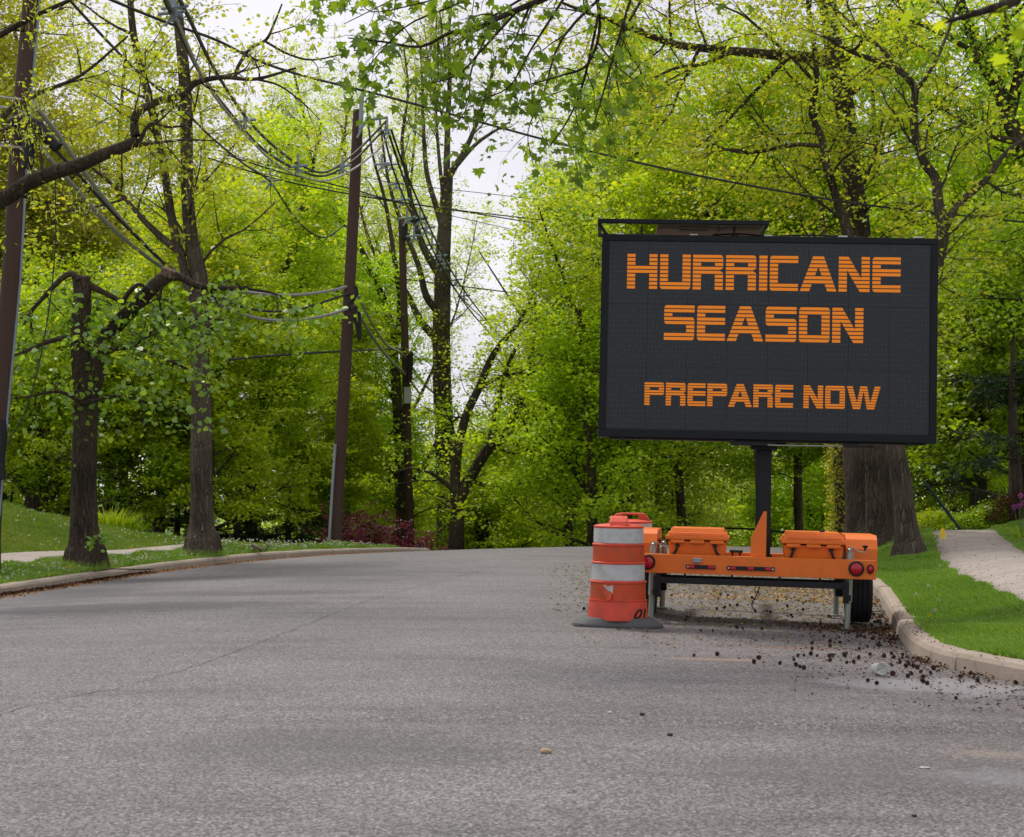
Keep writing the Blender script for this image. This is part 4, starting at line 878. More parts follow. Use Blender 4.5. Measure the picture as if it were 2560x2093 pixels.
cable('spacer_cable', [
    ([(395, -40, 15), (440, 60, 18), (505, 190, 22), (590, 300, 27), (660, 375, 31), (735, 420, 35), (810, 440, 38), (885, 400, 40), (940, 345, 41), (968, 318, 41)], 0.030, 'wire'),
    ([(430, -40, 15), (470, 40, 18), (540, 180, 22), (620, 300, 27), (690, 370, 31), (750, 412, 35), (815, 430, 38), (890, 380, 40), (968, 300, 41)], 0.030, 'wire'),
    ([(400, -40, 15.4), (450, 70, 18.3), (520, 215, 22.3), (600, 320, 27.3), (680, 402, 31.3), (745, 438, 35.3), (812, 452, 38.3), (880, 425, 40.1), (945, 375, 41), (976, 332, 41)], 0.026, 'wiregrey')],
    'thick triple cable with grey spacers sagging from top left to the leaning pole',
    [((437, 18, 17), 0.17), ((428, 32, 17.2), 0.17), ((612, 302, 26.5), 0.22), ((745, 416, 34.5), 0.25), ((856, 416, 39), 0.25), ((964, 326, 41), 0.22)])
cable('utility_cable', [([(140, -40, 18), (210, 40, 19.5), (330, 165, 23), (465, 282, 27), (530, 345, 29), (610, 410, 32), (675, 455, 34), (730, 535, 36.5), (775, 580, 38.5), (815, 593, 40), (862, 562, 41)], 0.022, 'wire')],
      'single dark cable sagging low before it reaches the middle of the leaning pole', [((675, 452, 34), 0.22)])
cable('utility_cable', [([(230, -20, 18), (400, 50, 19), (540, 100, 20), (640, 150, 21), (760, 190, 22), (960, 240, 23), (1180, 300, 24), (1450, 372, 25), (1750, 440, 26), (2100, 503, 27), (2350, 533, 28), (2620, 562, 29)], 0.020, 'wire')],
      'long dark cable crossing from top left to right edge above the board')
cable('lashed_cable', [([(85, 262, 24), (140, 330, 25), (210, 430, 27), (300, 545, 29.5), (380, 630, 32), (450, 695, 34), (540, 755, 36), (640, 795, 38), (740, 800, 39.5), (830, 785, 40.5), (885, 765, 41)], 0.045, 'wirelash'), ([(95, 330, 24), (190, 430, 26), (280, 530, 28.5), (370, 620, 31), (450, 690, 33.7), (530, 740, 35.6), (640, 775, 38), (740, 775, 39.5), (840, 745, 40.5), (885, 730, 41)], 0.035, 'wire'), ([(100, 370, 24), (170, 450, 26), (260, 550, 28.5), (345, 625, 31), (425, 680, 33.5), (500, 705, 35.6), (600, 728, 37.7), (720, 738, 39.5), (820, 728, 40.5), (882, 712, 41)], 0.045, 'wirelash')],
      'bundle of pale wrapped communication cables sagging from the left pole to the leaning pole')
cable('utility_cable', [([(560, 385, 38), (700, 430, 40), (860, 468, 42), (1000, 505, 44), (1180, 530, 47), (1400, 555, 50), (1560, 575, 53)], 0.022, 'wire'), ([(520, 395, 38), (700, 450, 40), (900, 490, 43), (1100, 520, 46), (1300, 552, 49), (1560, 595, 53)], 0.022, 'wire')],
      'pair of thin cables running from the leaning pole towards the solar panel', None)
cable('utility_cable', [([(540, 375, 38), (700, 420, 40), (880, 438, 42), (1000, 460, 44), (1180, 480, 47), (1400, 505, 52)], 0.012, 'wire'), ([(560, 415, 38), (880, 480, 42), (1130, 540, 47), (1400, 600, 52)], 0.012, 'wire')],
      'pair of hair-thin wires stretched across the pale gap of sky')
cable('utility_cable', [([(560, 900, 37), (700, 888, 39), (860, 878, 42), (1010, 872, 56)], 0.035, 'wire')], 'black cable running nearly level through the bright leaves behind the leaning pole')
cable('utility_cable', [([(985, 695, 56), (1120, 712, 58), (1250, 728, 60), (1380, 745, 62)], 0.025, 'wire')], 'short dark wire crossing the forked trunk right of the boxed pole')
cable('spacer_cable', [([(968, 320, 41), (1000, 420, 44), (1045, 540, 50), (1100, 660, 57), (1170, 770, 64), (1240, 850, 72)], 0.035, 'wire'), ([(978, 325, 41), (1015, 430, 44), (1070, 560, 50), (1130, 680, 57), (1200, 780, 64), (1260, 850, 72)], 0.035, 'wire'), ([(958, 330, 41), (985, 430, 44), (1030, 540, 50), (1080, 640, 57), (1150, 740, 64), (1210, 800, 72)], 0.03, 'wire')],
      'spacer cable dropping steeply from the leaning pole past the boxed pole into the distance',
      [((955, 410, 44), .25), ((978, 412, 44), .25), ((990, 460, 46), .26), ((1005, 500, 48), .3), ((1018, 545, 50), .32), ((1050, 545, 50.5), .3), ((1035, 590, 53), .3), ((1065, 570, 52), .36), ((1100, 640, 57), .3), ((1080, 612, 55), .3), ((1110, 660, 58), .32), ((1140, 700, 60), .3), ((1160, 740, 62), .3), ((1215, 800, 68), .32), ((1240, 830, 71), .32)])
cable('lashed_cable', [([(888, 725, 41), (925, 800, 45), (965, 860, 50), (1010, 890, 55.5), (1060, 960, 62), (1120, 1010, 70), (1200, 1070, 84), (1294, 1090, 92)], 0.045, 'wirelash'), ([(886, 765, 41), (930, 840, 45), (975, 900, 50), (1012, 935, 55.5), (1050, 985, 62)], 0.05, 'wirelash'), ([(1020, 880, 55.6), (1060, 900, 60), (1120, 905, 66)], 0.03, 'wiregrey')],
      'wrapped cables descending from the leaning pole to the white metal box pole')
cable('utility_cable', [([(2340, 700, 40), (2560, 716, 44)], 0.018, 'wire'), ([(2340, 735, 40), (2600, 750, 44)], 0.018, 'wire')], 'two thin wires just right of the board at the height of its lettering')
cable('utility_cable', [([(2340, 590, 34), (2620, 612, 36)], 0.016, 'wire'), ([(2340, 625, 34), (2620, 636, 36)], 0.012, 'wire')], 'two faint wires leaving the top right corner of the board region')
cable('utility_cable', [([(139, 440, 22), (136, 650, 22), (110, 850, 22), (70, 1010, 22), (20, 1110, 22)], 0.010, 'wire')], 'slack thin wire hanging beside the left pole and curving down through the leaves')
cable('service_line', [([(1530, 1330, 60), (1700, 1322, 60), (1860, 1322, 60), (2000, 1335, 60)], 0.05, 'wire')], 'black line low behind the battery boxes of the trailer')
print('hard objects done')

# ================================================================== TREES
DEC = [(1.5, 2.6, 55, 0.06, 0.25, 0.6, 0.14), (2.2, 1.1, 50, 0.04, 0.2, 0.7, 0.2), (3.2, 0.55, 48, 0.0, 0.15, 0.6, 0.25)]
def spec(l1, l2, l3, d1=1.5, d2=2.2, d3=3.0, up=0.06, t0=0.25, flat=0.6):
    return [(d1, l1, 58, up, t0, flat, 0.14), (d2, l2, 50, up*0.5, 0.18, flat, 0.2), (d3, l3, 46, 0.0, 0.12, flat, 0.25)]
# pruned linden on the left verge
st = [stempx([(215, 1376, 92), (214, 1355, 76), (211, 1300, 66), (209, 1200, 62), (212, 1080, 60), (214, 980, 62)], 26, True),
      stempx([(214, 990, 56), (203, 900, 50), (200, 820, 46), (206, 750, 44), (203, 692, 42)], 26),
      stempx([(216, 1000, 52), (240, 930, 48), (258, 860, 44), (288, 815, 40), (330, 775, 36), (380, 720, 34), (420, 688, 34)], 26),
      stempx([(416, 690, 24), (455, 695, 19), (490, 714, 17), (540, 720, 14), (622, 722, 11)], 26),
      stempx([(222, 712, 20), (262, 733, 17), (320, 762, 14), (370, 788, 12), (440, 796, 8), (560, 800, 4)], 26),
      stempx([(196, 700, 18), (178, 684, 18), (150, 700, 14), (112, 740, 12), (78, 780, 9), (50, 830, 5)], 25.6),
      stempx([(205, 860, 18), (170, 845, 16), (120, 855, 12), (60, 880, 8), (0, 900, 4)], 25.4),
      stempx([(250, 880, 14), (330, 870, 12), (420, 900, 9), (500, 940, 5)], 25.6),
      stempx([(213, 1010, 12), (290, 990, 9), (380, 1010, 6), (470, 1040, 3)], 25.4),
      stempx([(210, 1010, 12), (150, 980, 9), (80, 990, 6), (10, 1000, 3)], 25.4),
      stempx([(300, 760, 14), (345, 712, 11), (390, 735, 7), (430, 760, 4)], 25.8),
      stempx([(405, 715, 8), (400, 760, 7), (430, 830, 5), (520, 860, 3)], 25.6),
      stempx([(620, 722, 7), (700, 740, 5), (740, 790, 3)], 25.8)]
spL = [(1.1, 1.15, 62, -0.06, 0.30, 0.6, 0.2), (3.0, 0.6, 50, -0.08, 0.1, 0.6, 0.25)]
make_linden_root, twl, bl, rgl = make_tree('pruned_tree', st, spL, 11, 'linden', 'oval', 10, 0.115, 0.20, thin=False, g=(6.0, 3.0, 2.6), label='stout pruned tree on the left verge, trunk and one limb sawn off flat', barkm='bark', up=0.35, droop=0.5,
          keep=lambda p: (p[2] < P(0, 735, 26)[2]) and (p[2] > P(0, 1085, 26)[2]), extra=None)
q = MB(); a = st[1][0][-1]-bl; q.lathe([(0.17, -0.03), (0.155, 0.012), (0.02, 0.016)], 14, tuple(a)); q.build('sawn_end', M['cutwood'], make_linden_root)
q = MB(); a = st[2][0][-1]-bl; q.tube([a+np.array([0, 0, -0.02]), a+np.array([0.05, -0.03, 0.10])], 0.15, 14); q.build('sawn_end', M['cutwood'], make_linden_root)

# double-stemmed tree behind it
st = [stempx([(505, 1346, 84), (504, 1325, 66), (505, 1290, 57), (505, 1200, 54), (503, 1050, 50), (500, 900, 44), (502, 790, 46), (497, 690, 44), (480, 610, 36), (470, 500, 31), (466, 350, 31), (462, 200, 30), (450, 80, 26), (440, 0, 24), (425, -140, 18), (420, -300, 12)], 31, True),
      stempx([(500, 770, 34), (470, 715, 26), (455, 650, 22), (432, 560, 22), (410, 420, 20), (385, 300, 20), (355, 180, 20), (333, 80, 18), (322, -40, 14), (310, -160, 10)], 31),
      stempx([(462, 640, 22), (400, 590, 18), (350, 540, 14), (290, 470, 10), (230, 420, 6)], 31)]
make_tree('street_tree', st, [(0.8, 2.6, 55, 0.05, 0.35, 0.7, 0.14), (1.4, 1.3, 50, 0.03, 0.2, 0.7, 0.2), (2.6, 0.6, 46, 0, 0.1, 0.7, 0.25)], 12, 'yellowgreen', 'leaf', 13, 0.12, 0.16, thin=False, label=
          'tall slender tree with two parallel stems and flared foot, left verge', barkm='bark_grey')

# oak standing just outside the frame, limb reaching in
bx = P(-520, 1300, 19); gzb = float(gz(bx[0], 19))
tr0 = np.array([[bx[0], 19, gzb-0.1], [bx[0]+0.1, 19, gzb+2], [bx[0], 19, gzb+4.5], [bx[0]-0.2, 19.2, gzb+8], [bx[0]-0.1, 19.4, gzb+12]])
st = [(spline(tr0, 4), np.interp(np.arange(17), [0, 16], [0.34, 0.14])),
      stempx([(-520, 760, 52), (-350, 640, 46), (-180, 560, 42), (0, 500, 40), (60, 462, 38), (130, 432, 36), (200, 412, 34), (260, 385, 30), (335, 355, 28), (336, 325, 22), (337, 295, 22), (352, 275, 20), (400, 252, 18), (460, 238, 18), (475, 220, 16), (500, 204, 14), (560, 193, 12), (640, 198, 9), (740, 170, 5)], 19),
      stempx([(588, 195, 9), (596, 165, 9), (625, 122, 8), (665, 100, 8), (685, 60, 6), (705, 10, 4)], 19),
      stempx([(665, 105, 7), (720, 135, 6), (780, 150, 5), (860, 135, 3)], 19),
      stempx([(640, 198, 7), (700, 215, 5), (760, 260, 4), (800, 300, 2)], 19),
      stempx([(345, 362, 12), (375, 310, 9), (420, 318, 7), (480, 312, 4)], 19),
      stempx([(345, 362, 12), (400, 356, 8), (460, 350, 6), (540, 352, 3)], 19),
      stempx([(0, 500, 22), (-60, 420, 20), (0, 300, 16), (80, 240, 12), (200, 190, 8), (320, 90, 5)], 20.5),
      stempx([(-520, 500, 40), (-350, 330, 30), (-150, 180, 20), (50, 60, 14), (220, -20, 8)], 20)]
oak_keep = lambda p: p[0] > P(-200, 0, 19)[0] or p[2] > 7
oak, two, bo, rgo = make_tree('oak_tree', st, [(0.75, 1.2, 58, 0.0, 0.25, 0.9, 0.18), (2.4, 0.5, 50, -0.06, 0.15, 0.9, 0.25)], 13, 'yellowgreen', 'leaf', 16, 0.07, 0.10, g=(3.2, 2.2, 2.4), thin=False, label=
          'yellow-green oak beyond the left edge whose crooked thick limb reaches across the upper left', flat=0.9)
pos = sample_twigs(two, 16, 0.06, rgo); ax = np.tile(np.array([[0, 0, -1.0]]), (len(pos), 1))
leaf_obj('catkins', pos-bo, 0.11, L['olive'], 'catkin', rgo, axis=ax, parent=oak)

# generic builder: x pixel, depth, height, crown start, ...
def fill(px, Y, H, r0, lm, seed, label, n1=1.5, l1=2.6, l2=1.2, l3=0.6, per=22, size=0.15, cb=0.22, forks=1, group=None, barkm='bark', spread=0.2, flat=0.45, up=0.05, lean=0.04, cap=60000, name='tree', tpl='leaf', mat_up=0.7, d2=2.2, d3=3.0, thin=True):
    rng = np.random.default_rng(seed+500); x = (px-CX)/F*Y
    stems = auto_stems(x, Y, H, r0, rng, lean, forks)
    return make_tree(name, stems, [(n1, l1, 66, up, cb, 0.6, 0.13), (d2, l2, 50, up*0.4, 0.15, 0.5, 0.2), (d3, l3, 46, 0, 0.1, 0.5, 0.25)], seed, lm, tpl, per*1.35, size, spread, label, barkm=barkm, flat=flat, cap=int(cap*1.5), g=(1.85, 1.5, 1.5), thin=thin, group=group, up=mat_up)
# ---- left background
# low-forking dark tree
st = [stempx([(90, 1282, 62), (92, 1240, 52), (92, 1150, 46), (88, 1070, 40), (80, 1000, 32), (60, 900, 24), (50, 780, 14)], 43, True),
      stempx([(118, 1245, 34), (150, 1195, 28), (185, 1140, 22), (230, 1080, 14), (280, 1020, 8)], 43),
      stempx([(70, 1230, 30), (30, 1190, 22), (-20, 1170, 16), (-80, 1120, 8)], 43), stempx([(85, 1150, 26), (50, 1100, 20), (20, 1060, 12), (-30, 1000, 7)], 43),
      stempx([(95, 1100, 26), (130, 1040, 18), (150, 960, 12), (180, 880, 7)], 43)]
make_tree('maple_tree', st, spec(2.6, 1.2, 0.6, 1.2, 2.4, 3.2, 0.02, 0.1, 0.3), 14, 'lime', 'leaf', 26, 0.13, 0.16, 'dark low-forking maple at the far left behind the lawn, limbs spread low', flat=0.35, cap=50000)
MG = 'leafy trees behind the left lawn'
fill(-60, 50, 24, 0.30, 'olive', 21, 'tall olive leaved oak filling the top left corner', 1.2, 3.4, 1.5, 0.7, 16, 0.15, 0.28, 2, MG, spread=0.25, cap=42000)
fill(210, 54, 26, 0.28, 'amber', 22, 'tall tree in bronze yellow young leaf behind the sawn limb', 1.2, 3.4, 1.5, 0.7, 15, 0.15, 0.2, 2, MG, spread=0.25, cap=45000)
fill(60, 60, 20, 0.22, 'yellowgreen', 23, 'yellow-green tree partly behind the left utility pole', 1.4, 3.0, 1.4, 0.7, 20, 0.16, 0.15, 1, MG, cap=45000)
fill(395, 46, 13, 0.20, 'yellowgreen', 24, 'rounded bronze tinted tree between the two stemmed tree and the pruned tree', 1.6, 2.6, 1.2, 0.6, 20, 0.14, 0.18, 1, MG, cap=42000)
fill(640, 50, 19, 0.24, 'lime', 25, 'bright lime green maple left of the leaning pole, reaching high', 1.7, 2.9, 1.3, 0.6, 24, 0.15, 0.14, 1, MG, cap=60000, flat=0.3)
fill(520, 44, 12.5, 0.20, 'lime', 26, 'low wide lime green maple just behind the flared grey trunk', 1.9, 3.2, 1.3, 0.6, 26, 0.14, 0.12, 1, MG, cap=60000, flat=0.25)
fill(770, 56, 13, 0.20, 'lime', 27, 'lime maple directly behind the leaning pole', 1.9, 3.0, 1.3, 0.6, 26, 0.15, 0.10, 1, MG, cap=60000, flat=0.25)
fill(300, 44, 8.0, 0.20, 'mid', 28, 'small mid green tree behind the pruned tree', 1.8, 2.4, 1.2, 0.6, 24, 0.14, 0.2, 1, MG, cap=30000, flat=0.3)
fill(745, 75, 31, 0.25, 'yellowgreen', 29, 'thin twiggy tall tree with sparse pale leaves beside the top of the leaning pole', 1.5, 2.6, 1.2, 0.6, 9, 0.13, 0.2, 3, MG, 'bark_grey', up=0.14, thin=False)
fill(870, 70, 30, 0.25, 'yellowgreen', 30, 'second thin twiggy tree with sparse pale leaves right of the leaning pole', 1.5, 2.8, 1.3, 0.6, 9, 0.13, 0.2, 3, MG, 'bark_grey', up=0.14, thin=False)
fill(640, 64, 27, 0.25, 'yellowgreen', 312, 'tall airy pale tree rising above the lime maple left of the leaning pole', 1.4, 3.0, 1.3, 0.6, 12, 0.14, 0.3, 3, MG, 'bark_grey', cap=30000, thin=False)
fill(990, 78, 33, 0.2, 'yellowgreen', 313, 'very thin tall tree between the boxed pole and the forked trunk', 1.3, 2.2, 1.1, 0.6, 7, 0.14, 0.3, 3, MG, 'bark_grey', up=0.14, thin=False)
fill(330, 58, 26, 0.25, 'yellowgreen', 314, 'tall yellow-green tree behind the two slender stems', 1.4, 3.2, 1.4, 0.7, 14, 0.14, 0.3, 2, MG, cap=40000)
fill(820, 64, 27, 0.2, 'yellowgreen', 315, 'slim tall tree just right of the top of the leaning pole', 1.5, 2.2, 1.1, 0.6, 9, 0.12, 0.3, 3, MG, 'bark_grey', up=0.14, thin=False)
fill(470, 72, 30, 0.25, 'yellowgreen', 31, 'tall sparse tree seen behind the upper stems of the double tree', 1.3, 3.0, 1.3, 0.6, 12, 0.16, 0.25, 2, MG, 'bark_grey', cap=40000)
fill(-200, 66, 24, 0.25, 'olive', 311, 'olive tree beyond the left utility pole', 1.3, 3.0, 1.4, 0.7, 14, 0.18, 0.15, 2, MG, cap=30000)
# tall forked tree in the middle
st = [stempx([(1118, 1375, 56), (1117, 1250, 50), (1112, 1100, 48), (1105, 950, 46), (1104, 800, 44), (1108, 640, 38), (1114, 520, 31), (1118, 445, 30)], 62, True),
      stempx([(1117, 450, 18), (1117, 400, 17), (1120, 300, 14), (1124, 200, 11), (1122, 100, 8), (1128, 0, 6), (1130, -120, 4)], 62),
      stempx([(1118, 450, 20), (1140, 412, 16), (1175, 350, 12), (1215, 240, 8), (1240, 140, 5)], 62), stempx([(1140, 415, 14), (1185, 365, 10), (1225, 335, 8), (1275, 305, 4)], 62),
      stempx([(1110, 580, 18), (1085, 500, 14), (1065, 420, 12), (1058, 300, 9), (1055, 200, 6), (1050, 90, 4)], 62), stempx([(1106, 700, 22), (1060, 620, 18), (1035, 540, 14), (1015, 430, 11), (1005, 350, 9), (1020, 230, 6), (1010, 120, 4)], 62),
      stempx([(1105, 790, 22), (1065, 740, 18), (1045, 660, 14), (990, 520, 10), (965, 420, 7), (950, 300, 5)], 62), stempx([(1104, 860, 22), (1050, 800, 18), (1010, 720, 12), (940, 640, 9), (900, 520, 6), (880, 400, 4)], 62),
      stempx([(1112, 520, 12), (1098, 400, 9), (1090, 280, 7), (1085, 160, 5), (1092, 40, 4)], 62), stempx([(1120, 350, 8), (1100, 270, 7), (1075, 180, 5), (1060, 60, 3)], 62)]
make_tree('forked_tree', st, [(0.9, 1.9, 36, 0.14, 0.35, 1.0, 0.12), (1.8, 0.9, 40, 0.08, 0.2, 1.0, 0.18), (2.0, 0.5, 45, 0, 0.1, 1, 0.25)], 32, 'yellowgreen', 'leaf', 12, 0.13, 0.14, 'tall grey forked tree standing against the open sky with sparse pale leaves', barkm='bark_grey', flat=0.9, thin=False, g=(2.2, 1.6, 1.4))
# tree behind the box pole
st = [stempx([(1004, 1375, 30), (1003, 1200, 28), (996, 1050, 27), (986, 920, 25), (975, 810, 21), (938, 700, 17), (890, 600, 13), (830, 520, 8), (780, 460, 5)], 58, True),
      stempx([(986, 900, 18), (1000, 770, 15), (985, 640, 12), (962, 500, 9), (930, 380, 6), (915, 250, 4)], 58), stempx([(1003, 1200, 20), (950, 1120, 18), (880, 1000, 15), (840, 900, 10), (820, 800, 6)], 58),
      stempx([(1003, 1240, 16), (1060, 1170, 14), (1100, 1090, 10), (1150, 1040, 6)], 58), stempx([(990, 1000, 14), (940, 960, 10), (880, 940, 7), (800, 930, 4)], 58)]
make_tree('maple_tree', st, spec(2.4, 1.2, 0.6, 1.0, 2.0, 2.8, 0.03, 0.1, 0.35), 33, 'lime', 'leaf', 18, 0.14, 0.16, 'dark-limbed lime maple whose trunk stands just behind the boxed pole', flat=0.3, cap=60000)
# leaning limbs
st = [stempx([(1140, 1376, 40), (1142, 1300, 34), (1150, 1245, 30), (1190, 1170, 28), (1225, 1118, 27), (1270, 1075, 22), (1300, 1005, 17), (1322, 915, 12), (1340, 800, 8), (1330, 700, 5)], 50, True),
      stempx([(1224, 1118, 22), (1240, 1040, 18), (1255, 960, 14), (1278, 894, 10), (1330, 800, 6)], 50), stempx([(1142, 1130, 24), (1165, 1040, 22), (1198, 968, 20), (1222, 907, 17), (1249, 864, 14), (1292, 812, 11), (1325, 755, 7), (1350, 680, 4)], 50),
      stempx([(1142, 1290, 26), (1138, 1200, 26), (1144, 1120, 24)], 50), stempx([(1198, 968, 12), (1260, 940, 10), (1340, 930, 7), (1400, 900, 4)], 50), stempx([(1225, 1120, 10), (1290, 1100, 8), (1380, 1090, 5), (1460, 1040, 4)], 50),
      stempx([(1170, 1200, 12), (1250, 1220, 9), (1340, 1190, 6), (1430, 1150, 4)], 50), stempx([(1150, 1240, 14), (1090, 1190, 10), (1030, 1170, 6), (970, 1190, 3)], 50)]
make_tree('maple_tree', st, spec(1.7, 1.0, 0.55, 1.1, 2.2, 2.8, 0.03, 0.15, 0.35), 34, 'lime', 'leaf', 9, 0.14, 0.16, 'maple with thick dark limbs leaning to the right over the crest of the road', flat=0.3, cap=60000)
fill(1195, 56, 6.4, 0.24, 'lime', 35, 'small dark-stemmed tree at the far edge of the road crest', 2.2, 2.4, 1.0, 0.5, 26, 0.14, 0.10, 2, MG, cap=40000, flat=0.3)
fill(950, 66, 10.0, 0.12, 'lime', 36, 'bright lime tree a little behind the boxed pole', 2.2, 1.8, 0.9, 0.5, 26, 0.13, 0.2, 1, MG, cap=28000, flat=0.3)
fill(880, 78, 12, 0.2, 'lime', 37, 'lime crown filling the gap right of the leaning pole', 1.7, 3.0, 1.3, 0.6, 24, 0.17, 0.1, 1, MG, cap=50000)
fill(1040, 90, 11, 0.2, 'far', 38, 'far lime crown behind the forked tree trunk', 1.8, 3.2, 1.3, 0.7, 24, 0.2, 0.1, 1, MG, cap=45000)
fill(1220, 100, 12, 0.2, 'far', 39, 'far pale green crown low in the middle of the view', 1.8, 3.4, 1.4, 0.7, 24, 0.2, 0.1, 1, MG, cap=45000)
# bush oak against the sky
fill(1195, 82, 17.5, 0.16, 'mid', 40, 'small dark crowned tree standing alone against the open sky', 1.1, 1.3, 0.7, 0.4, 6, 0.15, 0.62, 1, None, cap=3000, thin=False)
# gnarled pale trees behind the drum
st = [stempx([(1305, 1378, 60), (1315, 1320, 42), (1340, 1290, 36), (1385, 1250, 34), (1425, 1215, 30), (1470, 1195, 24), (1530, 1175, 18), (1560, 1140, 12), (1600, 1100, 7)], 74, True),
      stempx([(1385, 1250, 22), (1430, 1260, 26), (1450, 1200, 20), (1480, 1120, 12), (1500, 1020, 7)], 74), stempx([(1315, 1320, 20), (1290, 1260, 16), (1280, 1180, 10), (1300, 1080, 6)], 74)]
make_tree('gnarled_tree', st, spec(2.0, 1.2, 0.6, 1.0, 1.8, 2.4, 0.04, 0.15, 0.6), 41, 'yellowgreen', 'leaf', 14, 0.17, 0.18, 'gnarled grey tree with a limb leaning right, beyond the crest left of the drum', barkm='bark_grey', cap=30000)
BG = 'trees seen under the message board'
k = 0
for px, Y, H, lm, lab in [(1360, 88, 13, 'far', 'pale green tree far behind the gnarled limb'), (1440, 66, 6.5, 'yellowgreen', 'yellow-green low tree just left of the front drum'), (1520, 80, 10.5, 'far', 'greyish green rounded tree above the front drum'),
                      (1640, 84, 9.5, 'far', 'leafy tree above the left battery box'), (1760, 92, 10.5, 'far', 'pale tree between the left battery box and the mast'), (1860, 96, 11, 'far', 'pale tree directly behind the mast'),
                      (1960, 72, 10, 'lime', 'lime tree right of the mast, above the right battery box'), (2050, 64, 10, 'lime', 'lime tree left of the ivy-clad trunk'), (1700, 110, 15, 'far', 'farthest pale crown under the left half of the board')]:
    fill(px, Y, H, 0.16, lm, 50+k, lab, 2.0, 3.0, 1.3, 0.6, 24, 0.17, 0.08, 1, BG, cap=12000, flat=0.4); k += 1
# ---- right side giants
st = [stempx([(2176, 1340, 128), (2174, 1315, 120), (2170, 1270, 115), (2166, 1180, 111), (2163, 1110, 108), (2158, 950, 92), (2152, 760, 70), (2146, 560, 54), (2128, 420, 48), (2108, 250, 47), (2084, 120, 45), (2070, 0, 40), (2050, -160, 34), (2030, -400, 24)], 32, True),
      stempx([(2092, 165, 34), (2040, 148, 30), (1975, 140, 28), (1923, 136, 25), (1834, 128, 22), (1715, 116, 19), (1656, 101, 17), (1585, 74, 14), (1537, 53, 12), (1478, 36, 10), (1400, 5, 7)], 32),
      stempx([(1834, 128, 12), (1760, 160, 10), (1690, 170, 8), (1620, 200, 6), (1550, 210, 4)], 31.5), stempx([(2104, 250, 26), (2170, 190, 22), (2240, 120, 18), (2300, 40, 14), (2340, -60, 10)], 32.5),
      stempx([(2070, 20, 26), (2000, -60, 20), (1900, -120, 14), (1780, -170, 8)], 32), stempx([(1975, 140, 14), (1900, 215, 11), (1820, 300, 8), (1740, 370, 5)], 31)]
make_tree('giant_oak', st, [(0.95, 2.9, 60, 0.02, 0.42, 0.6, 0.15), (1.7, 1.3, 50, 0.0, 0.15, 0.7, 0.2), (2.8, 0.6, 46, 0, 0.1, 0.7, 0.25)], 61, 'yellowgreen', 'leaf', 13, 0.11, 0.14, 'giant furrowed oak whose massive trunk shows under the right half of the board', barkm='bark_big', cap=70000, keep=lambda p: p[2] > 3.4)
st = [stempx([(2196, 1338, 64), (2192, 1300, 54), (2186, 1200, 46), (2180, 1000, 42), (2160, 800, 36), (2130, 620, 28), (2095, 510, 22), (2065, 403, 19), (2054, 344, 18), (2030, 285, 17), (2040, 208, 15), (2036, 119, 13), (2022, 30, 10), (2010, -80, 7)], 30, True),
      stempx([(2056, 365, 12), (2000, 362, 11), (1941, 370, 10), (1881, 381, 9), (1816, 374, 7), (1751, 344, 4)], 30), stempx([(2032, 200, 10), (1985, 150, 9), (1930, 100, 8), (1860, 40, 6), (1790, 10, 4)], 30), stempx([(2110, 560, 14), (2150, 480, 11), (2190, 380, 8), (2210, 280, 5)], 30)]
make_tree('leaning_tree', st, [(0.9, 2.2, 58, 0.03, 0.3, 0.6, 0.16), (1.9, 1.1, 50, 0.0, 0.15, 0.7, 0.2), (2.8, 0.55, 46, 0, 0.1, 0.7, 0.25)], 62, 'yellowgreen', 'leaf', 15, 0.10, 0.13, 'twisted stemmed tree growing tight against the front of the giant trunk', barkm='bark_big', cap=50000, keep=lambda p: p[2] > 3.6)
st = [stempx([(2270, 1366, 72), (2268, 1345, 62), (2263, 1300, 54), (2252, 1200, 49), (2236, 1110, 46), (2240, 1000, 43), (2275, 850, 39), (2325, 700, 33), (2356, 600, 30), (2345, 500, 26), (2338, 445, 24), (2309, 404, 22), (2287, 332, 20), (2285, 267, 19), (2286, 220, 18), (2250, 178, 16), (2190, 152, 14), (2131, 130, 11), (2060, 90, 7)], 26.5, True),
      stempx([(2355, 590, 24), (2372, 550, 20), (2398, 510, 18), (2463, 451, 16), (2517, 380, 12), (2560, 350, 8)], 26.5), stempx([(2262, 190, 12), (2200, 120, 10), (2130, 60, 8), (2040, -20, 5)], 26.2), stempx([(2288, 230, 12), (2330, 170, 10), (2370, 80, 8), (2400, -20, 5)], 26.5)]
make_tree('crooked_tree', st, [(0.9, 1.8, 58, 0.03, 0.35, 0.6, 0.16), (2.2, 1.0, 50, 0.0, 0.15, 0.7, 0.2), (2.8, 0.5, 46, 0, 0.1, 0.7, 0.25)], 63, 'yellowgreen', 'leaf', 16, 0.10, 0.13, 'crooked tree on the right verge, reappearing above the board top right corner', barkm='bark_grey', cap=50000, keep=lambda p: p[2] > 3.8)
st = [stempx([(2850, 1200, 60), (2780, 900, 54), (2700, 640, 48), (2600, 430, 44), (2552, 356, 42), (2523, 300, 38), (2499, 225, 36), (2457, 148, 32), (2420, 60, 26), (2380, -60, 18)], 30, True),
      stempx([(2523, 309, 24), (2545, 200, 22), (2520, 100, 18), (2500, -20, 12)], 30), stempx([(2552, 356, 20), (2480, 340, 14), (2400, 300, 10), (2330, 250, 6)], 29.6), stempx([(2457, 148, 18), (2400, 110, 14), (2300, 60, 10), (2200, 40, 6)], 29.8)]
